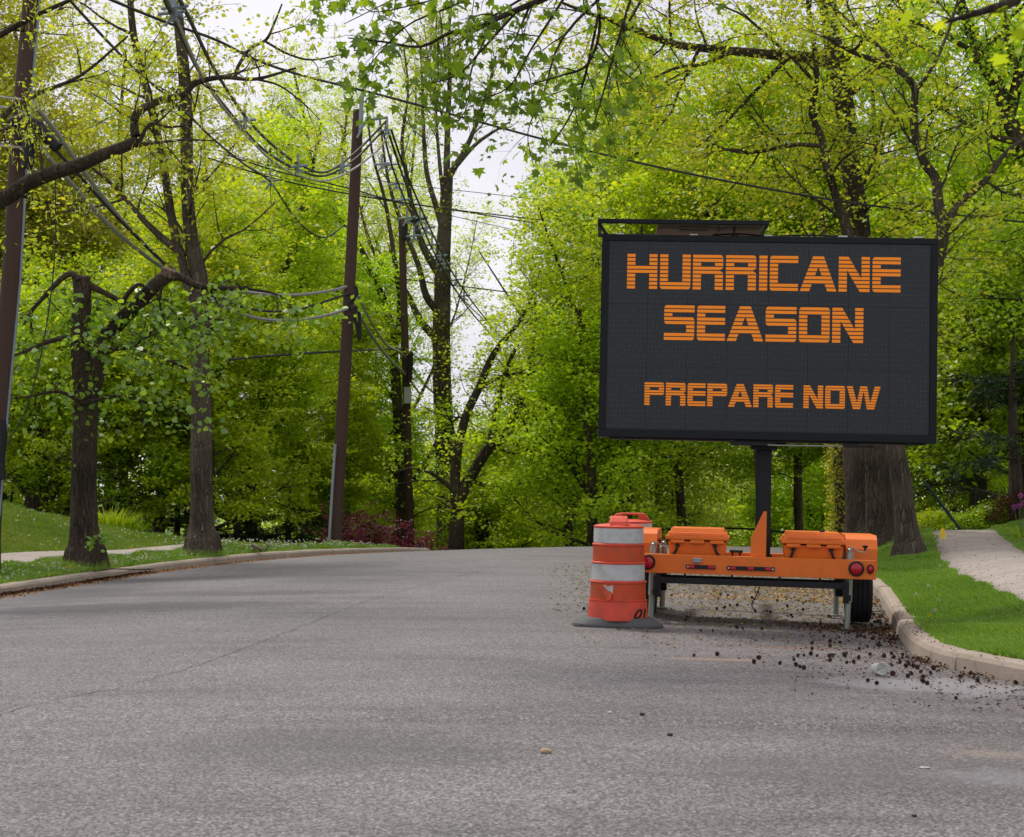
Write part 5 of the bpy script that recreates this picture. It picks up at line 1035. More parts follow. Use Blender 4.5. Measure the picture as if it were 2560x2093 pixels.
make_tree('dark_oak', st, [(0.9, 2.6, 58, 0.03, 0.3, 0.6, 0.16), (1.8, 1.2, 50, 0.0, 0.15, 0.7, 0.2), (2.8, 0.6, 46, 0, 0.1, 0.7, 0.25)], 64, 'mid', 'leaf', 18, 0.11, 0.15, 'dark trunked oak leaning in at the upper right edge', barkm='bark', cap=50000)
# ivy-clad trunk
st = [stempx([(2108, 1350, 46), (2106, 1250, 38), (2102, 1150, 36), (2098, 1050, 34), (2085, 900, 28), (2070, 700, 20), (2050, 500, 12)], 35, True)]
ivt, twv, bv, rv = make_tree('ivy_clad_tree', st, [(1.0, 1.6, 58, 0.03, 0.5, 0.6, 0.16), (1.8, 0.8, 50, 0, 0.15, .7, .2), (2.5, .5, 46, 0, .1, .7, .2)], 65, 'lime', 'leaf', 14, 0.11, 0.14, 'slim trunk wrapped in yellowish ivy left of the giant trunk', cap=16000)
rng = np.random.default_rng(5); p0, r0 = st[0]; i = rng.integers(4, 14, 2600); f = rng.random(2600)[:, None]; an = rng.random(2600)*6.28
pp = p0[i]*(1-f)+p0[i+1]*f; rr0 = (r0[i]+0.03+rng.random(2600)**2*0.22)[:, None]*np.stack([np.cos(an), np.sin(an), 0*an], 1)
leaf_obj('ivy', pp+rr0-bv, 0.085, L['amber'], 'leaf', rng, 0.4, 0.5, ivt)
RG = 'leafy trees filling the right side'
for j, (px, Y, H, lm, n, lab) in enumerate([(1480, 62, 26, 'yellowgreen', 20000, 'tall pale tree at the left end of the right canopy'), (1560, 50, 21, 'yellowgreen', 30000, 'tall yellow-green tree above the left top corner of the board'), (1720, 58, 25, 'mid', 70000, 'deep green tall tree behind the horizontal limb'),
                                    (1908, 46, 19, 'lime', 70000, 'lime tree above the middle of the board'), (2010, 60, 26, 'mid', 70000, 'tall green tree behind the twisted stem'), (2240, 48, 20, 'lime', 70000, 'lime green tree between the giant trunk and the crooked stem'),
                                    (2420, 56, 24, 'mid', 70000, 'tall green tree behind the crooked stem on the right'), (2600, 44, 18, 'lime', 60000, 'lime tree at the right edge behind the dark oak'), (2440, 40, 9.5, 'mid', 60000, 'mid green tree right of the board at lettering height'),
                                    (2330, 46, 8.5, 'lime', 40000, 'yellow-lit low tree behind the leaning green post'), (2570, 36, 7.5, 'mid', 36000, 'low dark green tree by the flowers on the right'), (1480, 48, 10.5, 'lime', 16000, 'lime tree just left of the board edge'), (1440, 58, 16, 'yellowgreen', 12000, 'airy pale tree beside the open sky on its right')]):
    fill(px, Y, H, 0.22, lm, 80+j, lab, 1.6, 3.4, 1.4, 0.65, 26, 0.155, 0.10 if H < 12 else 0.25, 2 if H > 15 else 1, RG, spread=0.24, cap=n, flat=0.4)
for j, (px, Y, H, lm, lab) in enumerate([(1330, 72, 12, 'lime', 'lime tree closing the view left of the gnarled limb'), (1640, 70, 20, 'far', 'far pale tree high behind the solar panel'), (2140, 76, 24, 'far', 'far tall tree behind the giant oak crown'), (2500, 74, 24, 'far', 'far tall tree in the upper right background')]):
    fill(px, Y, H, 0.22, lm, 120+j, lab, 1.5, 4.2, 1.6, 0.7, 22, 0.2, 0.08, 2, RG, spread=0.3, cap=50000, flat=0.4)
# ---- dark conifers along the back of the left lawn
CG = 'dark conifers behind the left lawn'
def conifer(px, Y, H, Rw, seed, label, dens=1.0):
    rng = np.random.default_rng(seed); x = (px-CX)/F*Y; z = float(gz(x, Y))-0.1; base = np.array([x, Y, z]); tk = path(base, np.array([0, 0, 1.0]), H, 8, 0.02, 0.02, rng)
    br = [(tk, np.linspace(0.2, 0.03, 9), 8)]; tw = []
    for i in range(int(42*dens*H/5)):
        t = rng.random()**1.1; h = t*H*0.96; az = rng.random()*6.28; Lb = Rw*(1-t)**0.6*(0.6+0.6*rng.random())+0.3
        q_ = path(base+np.array([0, 0, h]), np.array([math.cos(az), math.sin(az), 0.05]), Lb, 5, -0.05, 0.08, rng); br.append((q_, np.linspace(0.03, 0.006, 6), 4))
        for k_ in range(7):
            f_ = 0.2+0.8*rng.random(); a = q_[min(4, int(f_*5))]; s = az+rng.choice([-1, 1])*0.8
            qq = path(a, np.array([math.cos(s), math.sin(s), -0.12]), Lb*0.35, 3, -0.05, 0.1, rng); tw.append((qq, np.linspace(.01, .004, 4))); br.append((qq, np.linspace(.01, .004, 4), 3))
    root = empty('conifer', base, label=label, cat='conifer', group=CG); bmesh_obj('trunk', br, base, M['bark'], root)
    pos = sample_twigs(np.array([t[0] for t in tw]), 80, 0.09, rng, 0.5); leaf_obj('crown', pos-base, 0.17, L['conifer'], 'needle', rng, 0.3, 0.2, root)
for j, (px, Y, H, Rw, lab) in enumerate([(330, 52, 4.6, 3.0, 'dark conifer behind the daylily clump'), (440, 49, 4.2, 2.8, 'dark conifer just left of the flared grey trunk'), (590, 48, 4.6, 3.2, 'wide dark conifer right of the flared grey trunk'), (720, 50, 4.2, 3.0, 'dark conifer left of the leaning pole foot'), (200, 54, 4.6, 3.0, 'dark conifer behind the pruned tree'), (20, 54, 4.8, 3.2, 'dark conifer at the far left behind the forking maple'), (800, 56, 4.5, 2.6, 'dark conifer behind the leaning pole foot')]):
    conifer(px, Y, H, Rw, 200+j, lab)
for j, (px, Y, H, lab) in enumerate([(2450, 38, 5.0, 'feathery conifer behind the leaning green post on the right'), (2540, 33, 4.6, 'dark feathery conifer above the pink flowers')]):
    conifer(px, Y, H, 2.6, 230+j, lab, 0.35)
# purple maples
for j, (px, Y, H, lab) in enumerate([(905, 46, 2.5, 'purple leaved maple between the leaning pole and the boxed pole'), (975, 49, 2.6, 'smaller purple maple right behind the boxed pole'), (1070, 50, 2.4, 'purple leaved maple low in front of the forked trunk'), (860, 44.5, 1.9, 'low purple shrub touching the foot of the leaning pole')]):
    fill(px, Y, H, 0.05, 'purple', 150+j, lab, 6.0, 0.85, 0.5, 0.3, 26, 0.075, 0.08, 2, 'purple maples', cap=16000, name='purple_maple', spread=0.08, flat=0.5, thin=False)
# tree trunks standing dark in the left background
for j, (px, Y, wd, lab) in enumerate([(160, 46, 40, 'dark thick trunk in the shade right of the forking maple'), (268, 48, 24, 'grey brown trunk in the shade behind the daylilies')]):
    st = [stempx([(px, 1290, wd), (px+4, 1200, wd*0.9), (px-4, 1080, wd*0.8), (px+6, 900, wd*0.6), (px, 700, wd*0.4)], Y, True)]
    make_tree('shade_tree', st, spec(2.6, 1.2, 0.6, 1.2, 2.2, 3, 0.03, 0.4, 0.4), 160+j, 'lime', 'leaf', 18, 0.14, 0.18, lab, group=MG, cap=22000)
# ---- maple branch hanging in from above the camera's right
tb = np.array([7.6, 12.5, float(gz(7.6, 12.5))-0.1])
st = [(spline([tb, tb+[-.1, 0, 2.2], tb+[-.3, .1, 4.2], tb+[-.5, .2, 6.4], tb+[-.4, .3, 9.0]], 4), np.linspace(0.26, 0.10, 17)),
      (spline(np.array([tb+np.array([-.4, .2, 5.2]), tb+np.array([-1.6, .2, 6.0]), P(2100, -260, 13), P(1700, -150, 13.2), P(1480, -60, 13.2), P(1353, 0, 13.2), P(1297, 23, 13.2), P(1222, 56, 13.2), P(1188, 75, 13.2), P(1127, 81, 13.2), P(1052, 117, 13.2), P(960, 105, 13.2), P(870, 95, 13.2)], float), 3), np.interp(np.arange(37), [0, 12, 36], [0.11, 0.035, 0.006])),
      stempx([(1480, -60, 12), (1500, 60, 9), (1470, 160, 7), (1400, 190, 5), (1310, 215, 3)], 13.4), stempx([(1297, 23, 8), (1200, 130, 6), (1140, 190, 5), (1040, 215, 3)], 13.2),
      stempx([(1500, 20, 9), (1460, 200, 7), (1420, 300, 5), (1370, 370, 3)], 13.6), stempx([(1420, -20, 8), (1330, 120, 6), (1270, 220, 4), (1180, 250, 2)], 13.0), stempx([(1600, -80, 10), (1540, 120, 7), (1500, 260, 5), (1480, 330, 2)], 13.3),
      stempx([(1353, 0, 8), (1260, -20, 6), (1130, -10, 4), (950, 30, 3), (900, 10, 2)], 13.0)]
st += [stempx([(1620, -120, 10), (1420, -60, 8), (1250, 30, 6), (1130, 120, 4), (1040, 150, 2)], 13.7), stempx([(1560, -60, 9), (1410, 90, 7), (1360, 230, 5), (1320, 330, 3), (1335, 420, 2)], 13.9), stempx([(1300, -60, 8), (1120, 20, 6), (1010, 70, 4), (900, 190, 2)], 13.3),
       stempx([(1240, 45, 6), (1180, 170, 5), (1170, 260, 3), (1130, 330, 2)], 13.5), stempx([(1640, -60, 9), (1560, 80, 7), (1540, 180, 5), (1560, 280, 2)], 13.9), stempx([(1420, -80, 8), (1200, -60, 6), (1030, -20, 4), (860, 60, 2)], 13.6)]
ms = empty('maple_tree', tb, label='maple beside the right pavement whose star leaved branches hang down over the top centre', cat='tree')
rng = np.random.default_rng(71); br, tw = grow(st[1:], [(2.6, 0.85, 60, -0.10, 0.30, 0.9, 0.15), (5.0, 0.36, 50, -0.15, 0.1, 0.9, 0.2)], rng); bmesh_obj('trunk', [(st[0][0], st[0][1], 12)]+br, tb, M['bark'], ms)
pos = sample_twigs(tw, 6.5, 0.07, rng, 1.0); print('star', len(pos)); leaf_obj('crown', pos-tb, 0.092, L['star'], 'star', rng, 0.35, 0.6, ms)
# close branch at the top right, out of focus
st2 = [(spline(np.array([tb+np.array([-.4, .2, 4.6]), np.array([5.2, 9.5, 4.2]), np.array([3.4, 6.0, 3.2]), P(2620, -60, 4.6), P(2540, 0, 4.4), P(2450, 30, 4.3), P(2350, 60, 4.3)]), 5), np.interp(np.arange(31), [0, 30], [0.05, 0.004])), stempx([(2600, -20, 9), (2570, 60, 7), (2500, 100, 4)], 4.5)]
rng = np.random.default_rng(72); br, tw = grow(st2, [(4, 0.16, 55, -0.1, 0.72, 0.9, 0.15), (9, 0.08, 50, -0.1, 0.2, 0.9, 0.2)], rng); bmesh_obj('near_branch', br, tb, M['bark'], ms)
pos = sample_twigs(tw, 6.0, 0.03, rng, 1.0); leaf_obj('near_leaves', pos-tb, 0.05, L['lime'], 'star', rng, 0.35, 0.5, ms)
print('leaves', BIG[0])

# ================================================================== WOODLAND FAR BEHIND (one mass)
rng = np.random.default_rng(90); n = 48000
px_ = rng.uniform(-500, 3100, n); Yd = rng.uniform(118, 165, n); X = (px_-CX)/F*Yd
top = 5.5+3.5*np.sin(X*0.11)+2.5*np.sin(X*0.31+1)+1.5*np.sin(X*0.83); hh = rng.random(n)**0.9*(np.maximum(3, top)+7.5)
cl = rng.normal(0, 1.0, (n, 3)); base_z = -5.0
pos = np.stack([X, Yd, base_z+hh], 1)
o = leaf_obj('woodland', pos, 0.5, L['far'], 'leaf', rng, 0.6, 0.2); tag(o, 'distant green woodland beyond the crest of the road', 'woodland', kind='stuff')

# ================================================================== GRASS
def grass(name, label, n, xf, yr, h, mat, seed, wid=0.10, cat='grass'):
    rng = np.random.default_rng(seed); y = yr[0]+(yr[1]-yr[0])*rng.random(n)**1.5; x0, x1 = xf(y); x = x0+(x1-x0)*rng.random(n)
    z = gz(x, y)-0.015; hh = h*(0.55+0.75*rng.random(n))*(0.75+0.5*np.sin(x*2.1+y*1.3)**2)*(1+0.25*np.sin(x*7.0)*np.sin(y*5.0)); w_ = 0.004+0.0035*rng.random(n)+0.00012*y*1.0
    az = rng.random(n)*6.28; ln = rng.normal(0, 0.35, (n, 2))*hh[:, None]; sx, sy = np.cos(az)*w_, np.sin(az)*w_*0.6
    p = np.stack([x, y, z], 1); V = np.zeros((n, 4, 3)); V[:, 0] = p+np.stack([-sx, -sy, 0*x], 1); V[:, 1] = p+np.stack([sx, sy, 0*x], 1)
    mid = p+np.stack([ln[:, 0]*0.35, ln[:, 1]*0.35, hh*0.6], 1); V[:, 1] = p+np.stack([sx, sy, 0*x], 1)
    V[:, 2] = p+np.stack([ln[:, 0], ln[:, 1], hh*0.95], 1); V[:, 3] = mid+np.stack([-sx, -sy, 0*x], 1)
    o = np_mesh(name, V.reshape(-1, 3), np.arange(n*4), 4, L[mat], attr=np.clip(rng.normal(0.5, 0.22, n)+0.15*np.sin(x*1.7)*np.sin(y*1.1), 0, 1)); return tag(o, label, cat, kind='stuff')
grass('grass', 'short bright green grass on the right verge', 330000, lambda y: (Rx(y)+0.19, np.minimum(rw(y)[0], Rx(y)+0.19+np.maximum(0.1, 0.56*y-Rx(y)))), (11.3, 34), 0.062, 'grass', 1)
grass('grass', 'grass bank right of the right pavement', 90000, lambda y: (rw(y)[1], np.maximum(rw(y)[1]+0.3, 0.40*y)), (16, 40), 0.075, 'grass', 2)
grass('grass', 'clover-dotted grass strip along the left kerb', 170000, lambda y: (Lx(y)-1.8, Lx(y)-0.18), (17, 44), 0.085, 'grassL', 3)
grass('grass', 'grass of the rising lawn behind the left pavement', 220000, lambda y: (np.minimum(-0.40*y-1.5, Lx(y)-3.2), Lx(y)-2.95), (22, 48), 0.08, 'grassL', 4)
# clover and dandelion heads
def scatter_flowers(name, label, n, xf, yr, mat, size, hz, seed):
    rng = np.random.default_rng(seed); y = rng.uniform(*yr, n); x0, x1 = xf(y); x = x0+(x1-x0)*rng.random(n); pos = []
    P0 = np.stack([x, y, gz(x, y)+hz*(0.6+0.6*rng.random(n))], 1); pos = np.repeat(P0, 7, 0)+rng.normal(0, size*0.22, (n*7, 3))
    o = leaf_obj(name, pos, size, L[mat], 'oval', rng, 0.3, 0.1); return tag(o, label, 'flowers', kind='stuff')
scatter_flowers('clover_flowers', 'tiny white clover heads dotting the left grass strip', 620, lambda y: (Lx(y)-1.7, Lx(y)-0.25), (20, 38), 'white', 0.022, 0.09, 1)
scatter_flowers('clover_flowers', 'white seed heads along the brow of the left verge', 190, lambda y: (Lx(y)-2.6, Lx(y)-0.2), (32.5, 37), 'white', 0.022, 0.15, 2)
scatter_flowers('clover_flowers', 'white flecks on the lawn behind the left pavement', 260, lambda y: (Lx(y)-9, Lx(y)-3), (26, 40), 'white', 0.022, 0.08, 3)
scatter_flowers('dandelion_flowers', 'yellow dandelion heads scattered in the left grass', 40, lambda y: (Lx(y)-6, Lx(y)-0.25), (22, 38), 'yellow', 0.03, 0.09, 4)
# dandelions one can count on the right verge
def dandelion(px, py, head, label, h=0.12):
    b = GH(px, py+8); r = empty('dandelion', b, label=label, cat='dandelion', group='dandelions on the right verge')
    q = MB(); q.tube(spline([(0, 0, 0), (0.01, 0, h*0.5), (0.005, 0, h)], 3), 0.003, 5); q.build('stem', L['grass'], r)
    rng = np.random.default_rng(int(px)); nrm = vnorm(rng.normal(0, 1, (60, 3))); 
    leaf_obj('flower_head', nrm*0.008+np.array([0.005, 0, h]), 0.022, L[head], 'catkin', rng, axis=nrm, parent=r)
for px, py, hd, lb in [(2345, 1518, 'white', 'white dandelion clock nearest the middle of the right verge'), (2320, 1480, 'white', 'white dandelion clock farther up the right verge'), (2335, 1548, 'white', 'white dandelion clock just above the yellow bloom'), (2322, 1560, 'yellow', 'single yellow dandelion bloom beside the right kerb'), (2291, 1504, 'white', 'small white dandelion clock close to the right kerb'), (2350, 1426, 'white', 'farthest white dandelion clock on the right verge'), (2546, 1506, 'white', 'white dandelion clock at the right edge of the lawn')]:
    dandelion(px, py, hd, lb)

# ================================================================== LITTER
def flakes(name, label, pts, size, mat, seed, up=1.4, tpl='leaf', cat='litter'):
    rng = np.random.default_rng(seed); pts = np.array(pts); o = leaf_obj(name, pts, size, L[mat], tpl, rng, up, 0.0); return tag(o, label, cat, kind='stuff')
rng = np.random.default_rng(31)
def on_road(x, y, lift=0.008):
    m = (x > Lx(y)+0.02) & (x < Rx(y)-0.02); x, y = x[m], y[m]; return np.stack([x, y, road_z(x, y)+lift], 1)
y = rng.uniform(14.9, 27, 16000); x = rng.uniform(0.4, 7.5, 16000)+0.0; dens = sst(0.2, 1.9, x)*(0.35+0.65*sst(14.8, 16.2, y))*sst(30, 22, y)
m = rng.random(16000) < dens; flakes('fallen_catkins', 'yellow brown fallen catkins strewn on the asphalt under and around the trailer', on_road(x[m], y[m]), 0.040, 'litter', 1, tpl='leaf')
y = rng.uniform(13.2, 15.2, 260); x = rng.uniform(0.6, 4.0, 260); flakes('fallen_catkins', 'few stray yellow catkins on the asphalt in front of the trailer', on_road(x, y), 0.04, 'litter', 2)
n = 4200; y = 10.6+20*rng.random(n)**1.3; x = Rx(y)-np.abs(rng.normal(0, 0.13+0.10*sst(14, 20, y), n))-0.02; kk = rng.random(n) < 0.12+0.88*(np.sin(y*2.7)+np.sin(y*6.1+1)+0.6*np.sin(x*9) > 0.75); x, y = x[kk], y[kk]
flakes('gutter_litter', 'dark brown mulch of seed husks heaped along the right kerb', on_road(x, y, 0.012)+np.array([0, 0, 1])*(rng.random(n)**2)[:len(on_road(x, y))][:, None]*0.03, 0.030, 'mulch', 3, 0.6)
n = 1300; y = rng.normal(15.35, 0.22, n); x = rng.normal(3.75, 0.36, n)+0*y; flakes('gutter_litter', 'brown heap of debris around the right wheel of the trailer', on_road(x, y, 0.01)+np.array([0, 0, 0.0]), 0.035, 'mulch', 4, 0.6)
n = 1400; y = rng.uniform(9.6, 14.8, n); x = np.minimum(Rx(y), 4.2)-np.abs(rng.normal(0, 0.8, n)); flakes('gutter_litter', 'reddish brown crumbs spread in front of the right kerb', on_road(x, y, 0.006), 0.028, 'mulch', 5, 1.0)
n = 5500; y = 17+21*rng.random(n)**0.8; x = Lx(y)+0.02+np.abs(rng.normal(0, 0.22, n)); flakes('gutter_litter', 'orange brown litter lying along the left gutter', on_road(x, y, 0.01), 0.038, 'rust', 6, 0.8)
n = 3500; y = 17+10*rng.random(n); x = Lx(y)+0.02+np.abs(rng.normal(0, 0.11, n)); flakes('gutter_litter', 'dark brown litter in the near part of the left gutter', on_road(x, y, 0.02), 0.05, 'mulch', 7, 0.6)
n = 1500; y = rng.uniform(19, 22, n); x = Rx(y)-np.abs(rng.normal(0, 1.4, n)); flakes('gutter_litter', 'rusty litter on the asphalt beyond the trailer', on_road(x, y, 0.007), 0.05, 'rust', 8, 1.0)
n = 130; y = rng.uniform(11.3, 17, n); x = Rx(y)+0.03+0.17*rng.random(n); flakes('kerb_crumbs', 'dark crumbs on top of the right kerb', np.stack([x, y, road_z(Rx(y), y)+0.158], 1), 0.022, 'mulch', 9, 1.0)
y = rng.uniform(14, 31, 700); a0, a1 = rw(y); x = a0+(a1-a0)*np.where(rng.random(700) < 0.6, rng.random(700)**3, rng.random(700)); flakes('pavement_litter', 'brown crumbs along the edge of the right pavement', np.stack([x, y, gz(x, y)+0.036], 1), 0.022, 'mulch', 12, 1.0)
# seed balls
def ball_mesh():
    import bmesh
    bm = bmesh.new(); bmesh.ops.create_icosphere(bm, subdivisions=2, radius=0.014); r = random.Random(1)
    for f in list(bm.faces):
        if r.random() < 0.85:
            c = f.calc_center_median()*1.55; ret = bmesh.ops.poke(bm, faces=[f]); ret['verts'][0].co = c
    me = bpy.data.meshes.new('seed_ball'); bm.to_mesh(me); bm.free(); me.materials.append(M['ballmat']); return me
M['ballmat'] = painted('dark_seed_husk', (0.04, 0.024, 0.017), 0.9, 0, 0.7, 60, (0.13, 0.08, 0.05))
bme = ball_mesh(); rng = np.random.default_rng(44); spots = []
for px, py in [(1752, 1580), (1782, 1580), (1842, 1572), (1857, 1574), (1905, 1576), (1735, 1643), (1793, 1641), (1885, 1660), (1897, 1650), (1950, 1663), (1990, 1668), (2000, 1671), (2010, 1676), (1985, 1654), (1995, 1644), (2010, 1643), (2027, 1640), (2043, 1643), (2073, 1645), (2080, 1645), (2075, 1656), (2030, 1627), (2075, 1608), (2100, 1611), (2075, 1620), (2030, 1612), (2060, 1594), (2148, 1626), (2147, 1649), (2117, 1662), (2134, 1660), (2175, 1641), (2198, 1618), (2188, 1586), (2210, 1645), (2170, 1706), (2192, 1714), (2232, 1690), (2307, 1709), (2308, 1698), (2270, 1697), (2265, 1670), (2390, 1750), (2318, 1715), (2250, 1660), (1565, 1510), (1820, 1492), (1843, 1517), (1792, 1525), (1882, 1508), (1918, 1531), (1926, 1534), (1981, 1546), (2008, 1512), (2008, 1528), (1943, 1505), (1560, 1540), (1460, 1526), (1715, 1553), (1880, 1498), (1795, 1500)]: spots.append(GH(px, py))
for i in range(65):
    y = float(10.9+6.5*rng.random()**1.0); x = float(Rx(y)-abs(rng.normal(0, 0.3))-0.04); spots.append(np.array([x, y, float(road_z(x, y))]))
for i in range(16):
    y = float(rng.uniform(15.2, 20)); x = float(rng.uniform(1.6, Rx(y)-0.1)); spots.append(np.array([x, y, float(road_z(x, y))]))
for i, p in enumerate(spots):
    o = bpy.data.objects.new('seed_ball', bme); C.objects.link(o); sc = random.uniform(0.75, 1.25); o.location = (p[0], p[1], p[2]+0.017*sc); o.scale = (sc, sc*random.uniform(0.8, 1.0), sc*random.uniform(0.65, 1.0)); o.rotation_euler = (random.random()*6, random.random()*6, 0)
    tag(o, 'small dark spiky seed ball on the asphalt near the trailer', 'seed ball', 'seed balls on the asphalt')
# glass jar bottom, pale stone, stray leaf, white feather twig
p = GH(2188, 1688); g = NT('clear_plastic'); pb_ = g.pbr((0.80, 0.86, 0.82), 0.12, 0, None, Transmission_Weight=0.7, IOR=1.3); M['clear'] = g.m
cup = empty('plastic_cup', p+np.array([0, 0, 0.05]), (R(86), 0, R(12)), 'clear plastic cup lying on its side on the asphalt before the right kerb', 'cup')
q = MB(); q.lathe([(0.036, 0.0), (0.040, 0.02), (0.043, 0.10), (0.0415, 0.10), (0.0385, 0.02), (0.034, 0.004), (0.001, 0.006)], 32, cap=False); q.build('cup_wall', M['clear'], cup, smooth=True)
q = MB(); q.lathe([(0.043, 0.097), (0.0455, 0.10), (0.043, 0.103)], 32, cap=False); q.build('rim', M['clear'], cup, smooth=True); cup.scale = (1.15, 1.15, 1.15)
def pebble(px, py, r, col, label, name='pebble', sq=(1.3, 1, 0.6)):
    import bmesh
    p = GH(px, py); bm = bmesh.new(); bmesh.ops.create_icosphere(bm, subdivisions=3, radius=r); rr_ = random.Random(int(px))
    ph = [rr_.random()*6 for _ in range(6)]
    for v in bm.verts:
        d = v.co.normalized(); k = 1+0.14*math.sin(3*d.x+ph[0])+0.12*math.sin(4*d.y+ph[1])+0.08*math.sin(7*d.z+5*d.x+ph[2]); v.co = Vector((v.co.x*k*sq[0], v.co.y*k*sq[1], v.co.z*k*sq[2]))
    me = bpy.data.meshes.new(name); bm.to_mesh(me); bm.free(); me.materials.append(col); me.polygons.foreach_set('use_smooth', np.ones(len(me.polygons), dtype=bool))
    o = bpy.data.objects.new(name, me); C.objects.link(o); o.location = (p[0], p[1], p[2]+r*sq[2]*0.7); tag(o, label, 'pebble')
M['tanstone'] = painted('tan_stone', (0.42, 0.28, 0.18), 0.8, 0, 0.4, 40, (0.15, 0.08, 0.05)); M['darkstone'] = painted('dark_stone', (0.04, 0.038, 0.04), 0.9); M['palestone'] = painted('pale_stone', (0.5, 0.48, 0.46), 0.8)
pebble(1366, 1886, 0.024, M['tanstone'], 'tan pebble alone in the middle of the near asphalt'); pebble(1524, 1786, 0.011, M['palestone'], 'tiny white pebble right of the tan pebble'); pebble(1606, 1790, 0.013, M['darkstone'], 'dark pebble farthest left of the dark pair in the foreground'); pebble(1675, 1840, 0.014, M['darkstone'], 'dark pebble in the foreground below the middle of the trailer')
pebble(2286, 2047, 0.010, M['darkstone'], 'dark pebble near the bottom right corner'); pebble(2312, 1922, 0.012, M['palestone'], 'pale elongated chip in the foreground on the right', sq=(2.2, 0.8, 0.4))
q = MB(); a = GH(2055, 1499); q.tube(spline([a+np.array([0, 0, 0.012]), a+np.array([0.05, -0.02, 0.02]), a+np.array([0.11, -0.08, 0.014])], 4), [0.004+0.004*math.sin(i/8*3.14) for i in range(9)], 6); tag(q.build('white_twig', M['palestone'], smooth=True), 'short white twig lying among the catkins left of the right wheel', 'twig')
q = MB(); a = GH(230, 1432); q.tube(spline([a+np.array([0, 0, 0.02]), a+np.array([0.3, 0.25, 0.05]), a+np.array([0.55, 0.5, 0.03]), a+np.array([0.9, 0.7, 0.02])], 4), 0.012, 6); tag(q.build('fallen_twig', M['bark_grey'], smooth=True), 'curved grey twig lying in the left gutter', 'twig')

# ================================================================== SMALL THINGS ON THE VERGES
# utility marker flag
p = GH(2359, 1378); fl = empty('marker_flag', p, label='small yellow utility marker flag on a wire beside the right pavement', cat='flag')
q = MB(); q.tube([(0, 0, -0.05), (0.004, 0, 0.42)], 0.0025, 5); q.build('wire', M['zinc'], fl)
M['flagy'] = painted('yellow_flag', (0.85, 0.55, 0.01), 0.6); q = MB(); V = [(-0.035, 0, 0.23), (-0.06, 0.012, 0.28), (-0.03, 0, 0.41), (0.01, -0.01, 0.41), (0.045, 0.012, 0.28), (0.02, 0, 0.2)]
q.add(V, [tuple(range(6))]); o = q.build('flag', M['flagy'], fl); so = o.modifiers.new('t', 'SOLIDIFY'); so.thickness = 0.002
# guy wire guard
Yg = 31; a, b_ = P(2409, 1340, Yg), P(2316, 1212, Yg); a[2] = float(gz(a[0], a[1]))-0.05; M['guardgreen'] = painted('green_plastic', (0.012, 0.035, 0.03), 0.5)
gw = empty('guy_wire_guard', a, label='slanting dark green guy wire guard at the far end of the right pavement', cat='guy wire')
q = MB(); q.tube([0*a, b_-a], 0.032, 10); q.tube([(b_-a)*0.97, (b_-a)*1.01], 0.042, 10); q.build('guard', M['guardgreen'], gw, smooth=True)
q = MB(); d_ = (b_-a); q.tube([d_*1.0, d_*2.6], 0.008, 5); q.build('wire', M['wire'], gw)
# leafy clumps: radiating blades
def blades(name, px, Y, n, ln, wd, mat, label, cat, spread=0.4, rise=1.0, seed=1, kind=None):
    rng = np.random.default_rng(seed); b = GY(px, Y); r = empty(name, b, label=label, cat=cat)
    Vs = []; 
    for i in range(n):
        az = rng.random()*6.28; o_ = np.array([math.cos(az), math.sin(az), 0])*spread*rng.random()**0.6; d = np.array([math.cos(az), math.sin(az), 0]); L_ = ln*(0.6+0.6*rng.random()); tl = 0.25+0.7*rng.random()
        pts = [o_+d*L_*tl*t*t*0.9+np.array([0, 0, 1])*L_*rise*(t*1.15-0.62*t*t*(0.6+tl*0.6)) for t in np.linspace(0, 1, 5)]; s = np.array([-d[1], d[0], 0])*wd
        for k_ in range(4):
            w0, w1 = (1-k_/4)**0.6, (1-(k_+1)/4)**0.6; Vs += [pts[k_]-s*w0, pts[k_]+s*w0, pts[k_+1]+s*w1, pts[k_+1]-s*w1]
    V = np.array(Vs); np_mesh('leaves', V, np.arange(len(V)), 4, L[mat], r, np.repeat(np.clip(rng.normal(.55, .25, n), 0, 1), 4)); return r, b, rng
blades('daylily_clump', 275, 38.5, 420, 0.95, 0.014, 'mid', 'clump of strappy daylily leaves behind the left lawn', 'plant', 0.75, 1.0, 1)
blades('daylily_clump', 320, 38.8, 260, 0.75, 0.012, 'mid', 'lower strappy leaf clump right of the daylilies', 'plant', 0.6, 1.0, 2)
blades('leafy_plant', 385, 39, 240, 0.42, 0.016, 'mid', 'low green plant edging the bed right of the daylilies', 'plant', 0.6, 1.0, 3)
al, ba_, rg_ = blades('allium', 2548, 27.5, 60, 0.45, 0.016, 'mid', 'pink purple allium flowers with grey green leaves at the right edge', 'flower', 0.2, 1.0, 4)
M['alstem'] = painted('green_stem', (0.06, 0.14, 0.03), 0.7)
for k_, (dx, hz) in enumerate([(0.0, 0.86), (-0.12, 0.64), (-0.03, 0.66), (0.05, 0.72)]):
    q = MB(); q.tube([(dx*0.3, 0, 0), (dx, 0, hz)], 0.006, 5); q.build('stem', M['alstem'], al)
    nn = vnorm(rg_.normal(0, 1, (130, 3))); leaf_obj('flower_head', nn*0.028+np.array([dx, 0, hz]), 0.028, L['pink'] if 'pink' in L else L.setdefault('pink', leafmat('pink_petals', [(0, (0.35, 0.06, 0.28)), (1, (0.62, 0.2, 0.5))], 0.3, 0.0, (1, 1, 1))), 'leaf', rg_, axis=nn, parent=al)
